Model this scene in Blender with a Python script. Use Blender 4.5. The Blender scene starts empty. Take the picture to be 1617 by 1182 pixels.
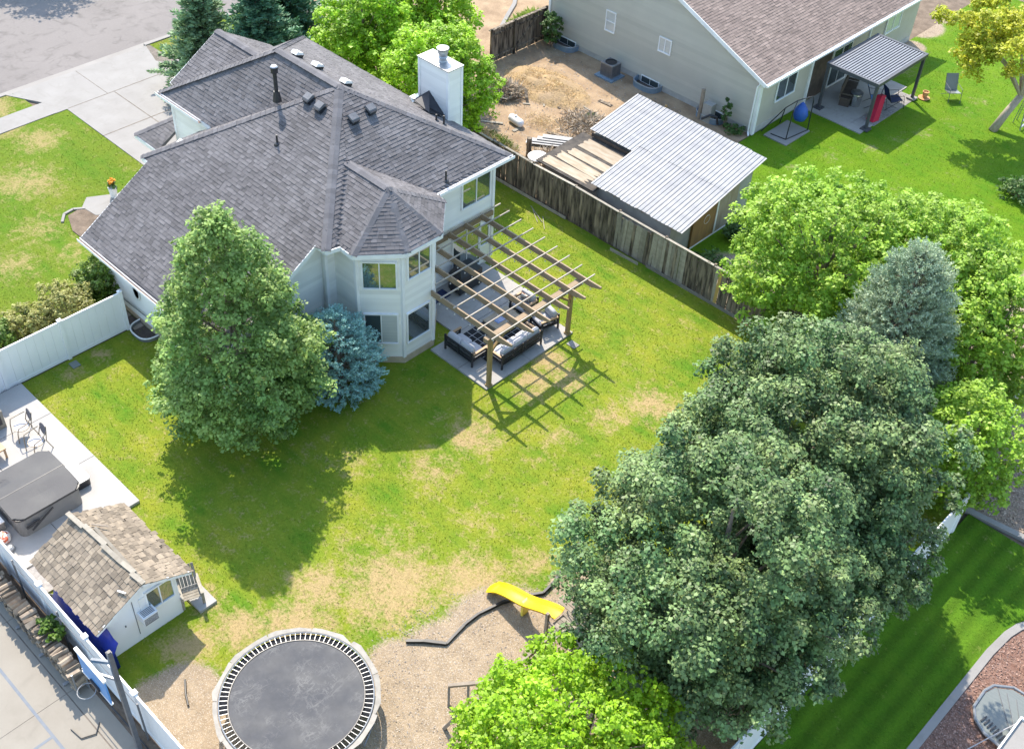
import bpy, math, random
import numpy as np
from mathutils import Vector, Matrix
PI = math.pi
random.seed(7)
SC = bpy.context.scene
COL = SC.collection

# ------------------------------------------------------------------ camera
cd = bpy.data.cameras.new('camera'); cam = bpy.data.objects.new('camera', cd); COL.objects.link(cam)
cd.sensor_width = 36.0; cd.sensor_fit = 'HORIZONTAL'; cd.lens = 36.0 * 1843 / 1617
cd.clip_start = 0.5; cd.clip_end = 1200
def set_cam(pos, pitch, roll, yaw):
    p, r, y = math.radians(pitch), math.radians(roll), math.radians(yaw)
    f = Vector((math.cos(p) * math.sin(y), math.cos(p) * math.cos(y), -math.sin(p)))
    rt = Vector((math.cos(y), -math.sin(y), 0)); up = rt.cross(f)
    r2 = math.cos(r) * rt + math.sin(r) * up; u2 = -math.sin(r) * rt + math.cos(r) * up
    m = Matrix((r2, u2, -f)).transposed().to_4x4(); m.translation = Vector(pos)
    cam.matrix_world = m
set_cam((21, -22, 29), 42.78, 3.44, -42.0)
SC.camera = cam

# ------------------------------------------------------------------ sky, sun, exposure
SUN = Vector((-0.735, 0.42, 1.0)).normalized()
elev = math.asin(SUN.z); azim = math.atan2(SUN.x, SUN.y)
w = bpy.data.worlds.new('World'); SC.world = w; w.use_nodes = True
nt = w.node_tree; bg = nt.nodes['Background']
sky = nt.nodes.new('ShaderNodeTexSky'); sky.sky_type = 'NISHITA'; sky.sun_disc = False
sky.sun_elevation = elev; sky.sun_rotation = azim; sky.altitude = 100; sky.air_density = 1.5; sky.dust_density = 1.2; sky.ozone_density = 2.5
nt.links.new(sky.outputs[0], bg.inputs[0]); bg.inputs[1].default_value = 0.15
sd = bpy.data.lights.new('sun', 'SUN'); sd.energy = 3.1; sd.angle = math.radians(0.53); sd.color = (1.0, 0.91, 0.78)
so = bpy.data.objects.new('sun', sd); COL.objects.link(so); so.location = (0, 0, 60)
so.rotation_euler = (-SUN).to_track_quat('-Z', 'Y').to_euler()
SC.view_settings.view_transform = 'Standard'; SC.view_settings.look = 'None'
SC.view_settings.gamma = 1.0; SC.view_settings.use_curve_mapping = False; SC.view_settings.exposure = 1.4
SC.cycles.max_bounces = 6; SC.cycles.diffuse_bounces = 4; SC.cycles.transparent_max_bounces = 4

# ------------------------------------------------------------------ materials
def nd(t, typ, **k):
    n = t.nodes.new(typ)
    for a, b in k.items(): setattr(n, a, b)
    return n
def mixc(t, fac, a, b, mode='MIX'):
    m = nd(t, 'ShaderNodeMix', data_type='RGBA', blend_type=mode)
    for i, x in ((0, fac), (6, a), (7, b)):
        if hasattr(x, 'links'): t.links.new(x, m.inputs[i])
        elif i == 0: m.inputs[0].default_value = x
        else: m.inputs[i].default_value = (*x[:3], 1)
    return m.outputs[2]
def math_(t, op, a, b=0.0, c=None, clamp=False):
    m = nd(t, 'ShaderNodeMath', operation=op, use_clamp=clamp)
    for i, x in enumerate((a, b, c)):
        if x is None: continue
        if hasattr(x, 'links'): t.links.new(x, m.inputs[i])
        else: m.inputs[i].default_value = x
    return m.outputs[0]
def noise(t, vec, scale, detail=4, rough=.55):
    n = nd(t, 'ShaderNodeTexNoise'); n.inputs['Scale'].default_value = scale
    n.inputs['Detail'].default_value = detail; n.inputs['Roughness'].default_value = rough
    t.links.new(vec, n.inputs['Vector']); return n.outputs[0]
def ramp(t, fac, lo, hi):
    m = nd(t, 'ShaderNodeMapRange', clamp=True); t.links.new(fac, m.inputs[0])
    m.inputs[1].default_value = lo; m.inputs[2].default_value = hi; return m.outputs[0]
MATS = {}
def mk(name, col, col2=None, rough=.8, metal=0., ns=3., lo=.35, hi=.65, tone=None, tamt=.5, bump=0., bs=40., stretch=None, fine=0., fs=60., transl=0., spec=.5, coat=0., hue=None):
    """noise mix of two colours, optional per-piece tone ('attr' or 'obj'), fine grain and bump"""
    m = bpy.data.materials.new(name); m.use_nodes = True; t = m.node_tree
    b = t.nodes['Principled BSDF']; out = t.nodes['Material Output']
    vec = nd(t, 'ShaderNodeNewGeometry').outputs['Position']
    if stretch:
        vm = nd(t, 'ShaderNodeVectorMath', operation='MULTIPLY'); t.links.new(vec, vm.inputs[0]); vm.inputs[1].default_value = stretch; vec = vm.outputs[0]
    c = None
    if col2 is not None: c = mixc(t, ramp(t, noise(t, vec, ns), lo, hi), col, col2)
    if tone:
        if tone == 'attr': tv = nd(t, 'ShaderNodeAttribute', attribute_name='tone').outputs['Fac']
        else: tv = nd(t, 'ShaderNodeObjectInfo').outputs['Random']
        base = c if c is not None else col
        if hue is not None: base = mixc(t, ramp(t, tv, .35, 1.0), base, hue)
        k = math_(t, 'MULTIPLY_ADD', tv, tamt, 1 - tamt / 2)
        cc = nd(t, 'ShaderNodeCombineColor')
        for i in range(3): t.links.new(k, cc.inputs[i])
        c = mixc(t, 1.0, base, cc.outputs[0], 'MULTIPLY')
    if fine > 0:
        k = math_(t, 'MULTIPLY_ADD', noise(t, vec, fs, 3, .7), fine * 2, 1 - fine)
        cc = nd(t, 'ShaderNodeCombineColor')
        for i in range(3): t.links.new(k, cc.inputs[i])
        c = mixc(t, 1.0, c if c is not None else col, cc.outputs[0], 'MULTIPLY')
    if c is None: b.inputs['Base Color'].default_value = (*col, 1)
    else: t.links.new(c, b.inputs['Base Color'])
    b.inputs['Roughness'].default_value = rough; b.inputs['Metallic'].default_value = metal
    b.inputs['Specular IOR Level'].default_value = spec
    if coat: b.inputs['Coat Weight'].default_value = coat
    if bump:
        bn = nd(t, 'ShaderNodeBump'); bn.inputs['Strength'].default_value = 1.0; bn.inputs['Distance'].default_value = bump
        t.links.new(noise(t, vec, bs, 5, .6), bn.inputs['Height']); t.links.new(bn.outputs[0], b.inputs['Normal'])
    if transl:
        tr = nd(t, 'ShaderNodeBsdfTranslucent'); mx = nd(t, 'ShaderNodeMixShader'); mx.inputs[0].default_value = transl
        if c is None: tr.inputs[0].default_value = (*col, 1)
        else: t.links.new(c, tr.inputs[0])
        t.links.new(b.outputs[0], mx.inputs[1]); t.links.new(tr.outputs[0], mx.inputs[2]); t.links.new(mx.outputs[0], out.inputs['Surface'])
    MATS[name] = m; return m

mk('shingle', (.103, .096, .099), (.134, .126, .129), rough=.9, tone='attr', tamt=.56, ns=.6, fine=.18, fs=45, bump=.004, bs=120)
mk('ridge_cap', (0.12, 0.114, 0.12), (0.144, 0.138, 0.144), rough=.9, tone='attr', tamt=.3, ns=2, fine=.15)
mk('brown_shingle', (0.1767, 0.1339, 0.1144), (0.212, 0.1625, 0.1383), rough=.9, tone='attr', tamt=.5, ns=.8, fine=.12)
mk('siding', (.80, .79, .75), (.83, .82, .78), rough=.6, ns=1.5, tone='attr', tamt=.13)
mk('beige_siding', (0.4576, 0.4312, 0.3696), (0.484, 0.4576, 0.3916), rough=.6, ns=1.2, tone='attr', tamt=.17)
mk('stucco', (0.468, 0.432, 0.36), (0.495, 0.459, 0.387), rough=.9, ns=2, bump=.004, bs=60)
mk('trim', (.86, .86, .86), (.76, .76, .76), rough=.5, ns=2)
mk('vinyl', (.84, .84, .85), (.82, .82, .83), rough=.35, ns=1.2, tone='obj', tamt=.05)
mk('foundation', (.42, .34, .24), (.5, .41, .3), rough=.9, ns=4, bump=.004)
mk('stem_wall', (.38, .37, .35), (.46, .45, .42), rough=.9, ns=3, bump=.004)
mk('glass', (.30, .35, .36), rough=.03, metal=.85)
mk('dark_glass', (.12, .15, .16), rough=.04, metal=.6)
mk('blind', (.55, .56, .54), (.48, .5, .5), rough=.25, ns=.5, stretch=(1, 1, 30), coat=.8)
mk('gutter_brown', (.34, .22, .14), (.24, .15, .1), rough=.7, ns=5)
mk('black_metal', (.018, .019, .022), (.03, .03, .034), rough=.45, ns=8)
mk('dark_steel', (.10, .105, .115), (.14, .14, .15), rough=.5, ns=6)
mk('galv', (0.3315, 0.3443, 0.3634), (0.3952, 0.408, 0.4208), rough=.4, metal=.6, ns=5)
mk('steel_grey', (0.216, 0.2232, 0.2376), (0.2736, 0.2808, 0.288), rough=.45, metal=.4, ns=5)
mk('white_metal', (0.21, 0.2129, 0.2216), (0.2684, 0.2684, 0.2713), rough=.45, metal=.1, ns=.8, stretch=(.4, 3, 1), tone='obj', tamt=.1, fine=.05, fs=25)
mk('concrete', (0.24, 0.222, 0.201), (0.276, 0.258, 0.237), rough=.9, ns=.7, fine=.07, fs=18, bump=.003, bs=60)
mk('pale_concrete', (0.2424, 0.2287, 0.2121), (0.27, 0.2562, 0.2397), rough=.9, ns=.9, fine=.05, fs=20, bump=.002, bs=60)
mk('pad_concrete', (.345, .33, .31), (.385, .37, .35), rough=.9, ns=.9, fine=.05, fs=20, bump=.002, bs=60)
mk('court_concrete', (0.2378, 0.2117, 0.174), (0.2668, 0.2407, 0.2001), rough=.9, ns=.6, fine=.05, fs=15, bump=.002)
mk('patio_concrete', (0.3168, 0.3024, 0.2808), (0.3744, 0.3564, 0.3312), rough=.9, ns=1.0, fine=.07, fs=20, bump=.003)
mk('asphalt', (0.1764, 0.1579, 0.1467), (0.2044, 0.1837, 0.1708), rough=.95, ns=.25, lo=.3, hi=.7, fine=.13, fs=9, bump=.005, bs=50)
mk('seam', (.13, .11, .09), (.2, .17, .14), rough=1, ns=4)
mk('court_paint', (0.135, 0.1575, 0.19), (0.18, 0.1925, 0.21), rough=.8, ns=3)
mk('soil', (0.12, 0.088, 0.0624), (0.192, 0.144, 0.104), rough=1, ns=2.2, fine=.3, fs=14, bump=.03, bs=12)
mk('pale_dirt', (0.373, 0.2671, 0.1663), (0.2464, 0.168, 0.1008), rough=1, ns=1.1, fine=.3, fs=12, bump=.03, bs=14)
mk('mound', (0.3825, 0.2635, 0.1318), (0.3145, 0.2253, 0.136), rough=1, ns=1.8, fine=.25, fs=14, bump=.05, bs=9)
mk('red_mulch', (0.169, 0.08775, 0.06175), (0.234, 0.143, 0.1073), rough=1, ns=7, fine=.35, fs=25, bump=.03, bs=25)
mk('tan_mulch', (0.252, 0.182, 0.133), (0.322, 0.245, 0.189), rough=1, ns=6, fine=.35, fs=22, bump=.03, bs=25)
mk('chip_red', (0.234, 0.13, 0.0975), (0.299, 0.2015, 0.1625), rough=1, ns=9, tone='attr', tamt=1.2)
mk('chip_tan', (0.315, 0.231, 0.168), (0.364, 0.294, 0.231), rough=1, ns=9, tone='attr', tamt=1.1)
mk('pebble', (0.27, 0.2295, 0.189), (0.3375, 0.3038, 0.27), rough=.95, ns=9, tone='attr', tamt=.9)
mk('grey_pebble', (0.225, 0.21, 0.2025), (0.315, 0.3, 0.285), rough=.95, ns=9, tone='attr', tamt=1.0)
mk('old_wood', (0.208, 0.168, 0.124), (0.044, 0.0336, 0.0256), rough=.95, ns=1.3, lo=.40, hi=.62, stretch=(6, 6, .9), tone='obj', tamt=.7, fine=.2, fs=30, bump=.004, bs=30)
mk('pale_wood', (0.315, 0.285, 0.2325), (0.2475, 0.2175, 0.1725), rough=.95, ns=3, stretch=(2, 2, 2), tone='obj', tamt=.45, fine=.12, fs=40, bump=.003)
mk('yellow_board', (.50, .33, .10), (.42, .27, .09), rough=.9, ns=4)
mk('pergola_wood', (0.3343, 0.2462, 0.1598), (0.2786, 0.2074, 0.1318), rough=.85, ns=2, stretch=(2, 2, 2), tone='obj', tamt=.2, fine=.12, fs=40)
mk('slat_wood', (0.4048, 0.3608, 0.2992), (0.3344, 0.2904, 0.2376), rough=.85, ns=3, tone='obj', tamt=.2, fine=.1)
mk('post_wood', (.36, .255, .12), (.28, .19, .085), rough=.8, ns=4, stretch=(3, 3, .6), fine=.1)
mk('shake', (0.2567, 0.2068, 0.1497), (0.1925, 0.1569, 0.1176), rough=.95, ns=3, tone='obj', tamt=.75, fine=.22, fs=35, bump=.004, bs=50, stretch=(1, 4, 1))
mk('shake_batch', (0.2567, 0.2068, 0.1497), (0.1925, 0.1569, 0.1176), rough=.95, ns=3, tone='attr', tamt=.6, fine=.2, fs=40)
mk('ply', (0.3844, 0.3224, 0.2418), (0.2976, 0.2294, 0.155), rough=.9, ns=1.6, stretch=(1, 4, 1), tone='obj', tamt=.2, fine=.15, fs=25)
mk('orange_ply', (0.32, 0.18, 0.06), (0.24, 0.136, 0.056), rough=.8, ns=2, stretch=(1, 3, .8), fine=.1)
mk('block', (0.306, 0.2975, 0.2762), (0.3655, 0.357, 0.3315), rough=.95, ns=2.5, fine=.12, fs=25)
mk('black_felt', (.045, .04, .036), (.10, .085, .07), rough=1, ns=3)
mk('bark', (.15, .115, .085), (.25, .2, .155), rough=1, ns=6, stretch=(3, 3, .7), bump=.012, bs=20)
mk('pale_bark', (.33, .27, .2), (.42, .35, .27), rough=1, ns=5, stretch=(3, 3, .7), bump=.01, bs=20)
mk('log_side', (0.315, 0.255, 0.1875), (0.2025, 0.1613, 0.1237), rough=1, ns=4, tone='obj', tamt=.9, fine=.25, fs=30, bump=.006)
mk('white_wall', (.82, .82, .82), (.79, .79, .79), rough=.7, ns=1.5)
mk('tarp', (.012, .04, .36), (.01, .028, .26), rough=.38, ns=2.5, bump=.012, bs=5)
mk('hot_cover', (0.05236, 0.05236, 0.05627), (0.07854, 0.07722, 0.0759), spec=.35, rough=.62, ns=.9, lo=.45, hi=.75, fine=.05, bump=.003, bs=30)
mk('tub_side', (0.165, 0.1613, 0.1613), (0.1875, 0.1837, 0.18), rough=.5, ns=3, stretch=(1, 1, 12))
mk('black_vinyl', (.022, .022, .025), (.035, .035, .04), rough=.4, ns=5)
mk('bronze', (.30, .24, .17), (.24, .19, .135), rough=.45, metal=.4, ns=5)
mk('sling', (.42, .41, .42), (.36, .355, .37), rough=.9, ns=8)
mk('weave_grey', (.10, .095, .105), (.15, .14, .15), rough=.8, ns=10)
mk('cushion', (0.468, 0.468, 0.495), (0.423, 0.423, 0.45), rough=.95, ns=3, fine=.06, fs=60)
mk('arm_wood', (.46, .30, .17), (.38, .24, .13), rough=.6, ns=6, stretch=(2, 2, 2))
mk('navy', (.012, .022, .075), (.02, .035, .10), rough=.8, ns=5)
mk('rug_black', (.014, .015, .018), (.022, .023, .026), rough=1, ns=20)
mk('rug_line', (.40, .40, .40), rough=1)
mk('stone_tan', (.36, .30, .22), (.28, .23, .17), rough=.8, ns=5, bump=.004)
mk('fire_glass', (.10, .22, .42), (.05, .12, .3), rough=.15, ns=30)
mk('pillow_pattern', (.55, .5, .45), (.2, .1, .06), rough=.9, ns=9, lo=.5, hi=.55)
mk('tramp_mat', (0.0425, 0.045, 0.0525), (0.095, 0.0925, 0.09), rough=.75, ns=1.1, lo=.35, hi=.8, fine=.22, fs=5, bump=.002, bs=60)
mk('tramp_pad', (0.33, 0.3038, 0.2625), (0.27, 0.2475, 0.2137), rough=.9, ns=2, stretch=(3, 3, 1), tone='obj', tamt=.25, fine=.12, fs=30)
mk('spring', (0.2475, 0.253, 0.264), rough=.35, metal=.7)
mk('yellow_plastic', (0.731, 0.51, 0.0068), (0.697, 0.4675, 0.0068), rough=.38, ns=3)
mk('yellow_faded', (.85, .66, .10), rough=.5)
mk('edging_black', (.02, .02, .02), (.035, .033, .03), rough=.5, ns=4)
mk('grey_timber', (0.306, 0.255, 0.1997), (0.238, 0.1955, 0.153), rough=.9, ns=3, stretch=(2, 2, 2), fine=.12)
mk('blue_plastic', (.02, .10, .42), (.015, .07, .3), rough=.5, ns=4)
mk('sky_blue_plastic', (.10, .30, .62), (.08, .25, .55), rough=.5, ns=4)
mk('red_fabric', (.50, .012, .05), (.42, .01, .04), rough=.8, ns=4)
mk('well_blue', (.22, .33, .46), (.28, .38, .5), rough=.35, metal=.5, ns=5)
mk('stainless', (.5, .51, .52), rough=.25, metal=.9)
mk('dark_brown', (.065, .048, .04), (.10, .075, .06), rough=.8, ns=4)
mk('white_paint', (.80, .79, .77), (.72, .71, .69), rough=.6, ns=3)
mk('cover_slat', (0.189, 0.1943, 0.2152), (0.2205, 0.2258, 0.2415), rough=.45, metal=.3, ns=3)
mk('cover_frame', (.055, .058, .068), (.08, .08, .09), rough=.5, ns=4)
mk('well_cover', (0.1452, 0.1628, 0.1496), (0.176, 0.1892, 0.176), rough=.3, ns=2, stretch=(1, 14, 1))
mk('terracotta', (.45, .22, .09), (.5, .28, .13), rough=.9, ns=5)
mk('orange_flower', (.75, .28, .01), rough=.7, transl=.2)
mk('straw', (0.57, 0.4125, 0.2012), (0.6384, 0.5, 0.2979), rough=1, ns=4, tone='attr', tamt=.8, transl=.15)
mk('dry_twig', (0.374, 0.3025, 0.22), (0.462, 0.3795, 0.286), rough=1, ns=4, tone='attr', tamt=.9)
mk('red_print', (.6, .12, .06), (.7, .65, .6), rough=.6, ns=9, lo=.45, hi=.5)
mk('grout', (.30, .29, .27), rough=1)

def leafmat(name, dark, light, tamt=.7, transl=.3, rough=.5, ns=.7, spec=.35):
    mk(name, dark, light, rough=rough, ns=ns, lo=.35, hi=.65, tone='attr', tamt=tamt, transl=transl, spec=spec)
leafmat('leaf_maple', (0.06944, 0.143, 0.046), (0.1848, 0.2552, 0.08625), tamt=1.35, transl=.14, rough=.5, spec=.32)
leafmat('leaf_left', (0.1912, 0.3247, 0.081), (0.3154, 0.4423, 0.1188), tamt=.9, transl=.36)
leafmat('leaf_lime', (0.236, 0.4223, 0.01426), (0.3461, 0.5455, 0.02534), tamt=.8, transl=.38)
leafmat('leaf_back', (0.234, 0.4057, 0.0336), (0.3432, 0.5139, 0.06), tamt=.8, transl=.36)
leafmat('leaf_top', (0.24, 0.4413, 0.0171), (0.368, 0.5756, 0.02993), tamt=.9, transl=.36)
leafmat('leaf_gold', (.36, .40, .02), (.56, .56, .04), tamt=.8, transl=.35)
leafmat('needle_blue', (0.2212, 0.4026, 0.3816), (0.3726, 0.5844, 0.5319), tamt=.9, transl=.08, rough=.6)
leafmat('needle_bluegrey', (0.2706, 0.3612, 0.2331), (0.4286, 0.5026, 0.3233), tamt=.9, transl=.08, rough=.6)
leafmat('needle_dark', (0.06175, 0.1544, 0.08645), (0.1111, 0.2346, 0.1228), tamt=.9, transl=.08, rough=.6)
leafmat('needle_green', (0.156, 0.26, 0.1235), (0.26, 0.377, 0.1885), tamt=.9, transl=.1, rough=.6)
leafmat('leaf_hedge', (0.084, 0.156, 0.0168), (0.156, 0.24, 0.03), tamt=.9, transl=.2)
leafmat('leaf_hedge_gold', (0.234, 0.243, 0.045), (0.342, 0.333, 0.099), tamt=.8, transl=.25)
leafmat('leaf_weed', (.06, .13, .03), (.12, .2, .05), tamt=.8, transl=.3)
leafmat('leaf_grass_tall', (.24, .34, .05), (.34, .43, .09), tamt=.6, transl=.3)

def lawn_material(name, g1, g2, g3, straw, soil, stripes=0.0):
    m = bpy.data.materials.new(name); m.use_nodes = True; t = m.node_tree; b = t.nodes['Principled BSDF']
    out = t.nodes['Material Output']
    pos = nd(t, 'ShaderNodeNewGeometry').outputs['Position']
    at = lambda n: nd(t, 'ShaderNodeAttribute', attribute_name=n).outputs['Fac']
    n1 = noise(t, pos, .55, 4, .6); n2 = noise(t, pos, 2.6, 4, .65); n3 = noise(t, pos, 11., 4, .7); n4 = noise(t, pos, 42., 3, .7)
    c = mixc(t, ramp(t, n1, .34, .66), g1, g2)
    c = mixc(t, math_(t, 'MULTIPLY', ramp(t, n2, .45, .72), .75), c, g3)
    mv = nd(t, 'ShaderNodeVectorMath', operation='MULTIPLY'); t.links.new(pos, mv.inputs[0]); mv.inputs[1].default_value = (.35, 2.2, 1)
    n5 = noise(t, mv.outputs[0], .9, 3, .6)
    c = mixc(t, math_(t, 'MULTIPLY', ramp(t, n5, .42, .66), .55), c, g2)
    if stripes:
        sep = nd(t, 'ShaderNodeSeparateXYZ'); t.links.new(pos, sep.inputs[0])
        s = math_(t, 'SINE', math_(t, 'MULTIPLY', sep.outputs[0], 2 * PI / stripes))
        k = math_(t, 'MULTIPLY_ADD', s, .17, .95)
        cc = nd(t, 'ShaderNodeCombineColor')
        for i in range(3): t.links.new(k, cc.inputs[i])
        c = mixc(t, 1.0, c, cc.outputs[0], 'MULTIPLY')
    d = math_(t, 'ADD', at('dry'), math_(t, 'MULTIPLY_ADD', n3, 1.3, -.65))
    d = math_(t, 'ADD', d, math_(t, 'MULTIPLY_ADD', n2, 1.7, -.85))
    d = math_(t, 'ADD', d, math_(t, 'MULTIPLY_ADD', n1, .7, -.35))
    c = mixc(t, ramp(t, d, .28, .85), c, straw)
    k = math_(t, 'MULTIPLY_ADD', n4, .9, .55)
    k = math_(t, 'MULTIPLY', k, math_(t, 'MULTIPLY_ADD', n3, .7, .65))
    s = math_(t, 'ADD', at('soil'), math_(t, 'MULTIPLY_ADD', n3, .7, -.35))
    sc = mixc(t, ramp(t, n2, .4, .65), soil, tuple(x * .78 for x in soil))
    sc = mixc(t, ramp(t, noise(t, pos, 30, 2, .8), .55, .68), sc, (.60, .53, .45))
    c = mixc(t, ramp(t, s, .35, .6), c, sc)
    cc = nd(t, 'ShaderNodeCombineColor')
    for i in range(3): t.links.new(k, cc.inputs[i])
    c = mixc(t, 1.0, c, cc.outputs[0], 'MULTIPLY')
    tv = math_(t, 'MULTIPLY_ADD', at('tone'), .7, .65)
    cc = nd(t, 'ShaderNodeCombineColor')
    for i in range(3): t.links.new(tv, cc.inputs[i])
    c = mixc(t, 1.0, c, cc.outputs[0], 'MULTIPLY')
    t.links.new(c, b.inputs['Base Color']); b.inputs['Roughness'].default_value = .9; b.inputs['Specular IOR Level'].default_value = .15
    bn = nd(t, 'ShaderNodeBump'); bn.inputs['Distance'].default_value = .035
    t.links.new(math_(t, 'ADD', n3, math_(t, 'MULTIPLY', n4, .6)), bn.inputs['Height']); t.links.new(bn.outputs[0], b.inputs['Normal'])
    tr = nd(t, 'ShaderNodeBsdfTranslucent'); mx = nd(t, 'ShaderNodeMixShader'); mx.inputs[0].default_value = .12
    t.links.new(c, tr.inputs[0]); t.links.new(b.outputs[0], mx.inputs[1]); t.links.new(tr.outputs[0], mx.inputs[2]); t.links.new(mx.outputs[0], out.inputs['Surface'])
    MATS[name] = m
lawn_material('lawn_back', (.098, .215, .013), (.265, .292, .027), (.145, .222, .016), (.43, .32, .15), (.40, .305, .20))
lawn_material('lawn_front', (.088, .185, .010), (.155, .205, .018), (.105, .175, .014), (.33, .27, .11), (.37, .29, .205))
lawn_material('lawn_grey', (.078, .200, .006), (.14, .24, .009), (.115, .19, .010), (.30, .27, .13), (.36, .28, .20))
lawn_material('lawn_right', (.07, .175, .008), (.10, .20, .011), (.062, .15, .008), (.28, .28, .08), (.3, .24, .16), stripes=.62)

def scratches(name, cols, scale, amt):
    m = MATS[name]; t = m.node_tree; b = t.nodes['Principled BSDF']; src = b.inputs['Base Color'].links[0].from_socket
    pos = nd(t, 'ShaderNodeNewGeometry').outputs['Position']; fac = None
    for k, (sc, st) in enumerate(((1.1, (1, .35, 1)), (1.7, (.4, 1, 1)), (2.6, (1, .6, 1)))):
        vm = nd(t, 'ShaderNodeVectorMath', operation='MULTIPLY_ADD'); t.links.new(pos, vm.inputs[0]); vm.inputs[1].default_value = st; vm.inputs[2].default_value = (3.1 * k, 1.7 * k, 0)
        d = math_(t, 'ABSOLUTE', math_(t, 'SUBTRACT', noise(t, vm.outputs[0], sc * scale, 3, .6), .5))
        l = math_(t, 'SUBTRACT', 1.0, ramp(t, d, .0, .022)); fac = l if fac is None else math_(t, 'MAXIMUM', fac, l)
    fac = math_(t, 'MULTIPLY', fac, math_(t, 'MULTIPLY', ramp(t, noise(t, pos, 1.6, 3), .42, .65), amt))
    t.links.new(mixc(t, fac, src, cols), b.inputs['Base Color'])
scratches('tramp_mat', (.26, .25, .235), 1.9, .3)
scratches('asphalt', (.10, .09, .082), .22, .6)
scratches('pale_concrete', (.19, .175, .155), .3, .35)
scratches('court_concrete', (.17, .15, .12), .25, .3)
scratches('patio_concrete', (.22, .2, .18), .4, .4)

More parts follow.
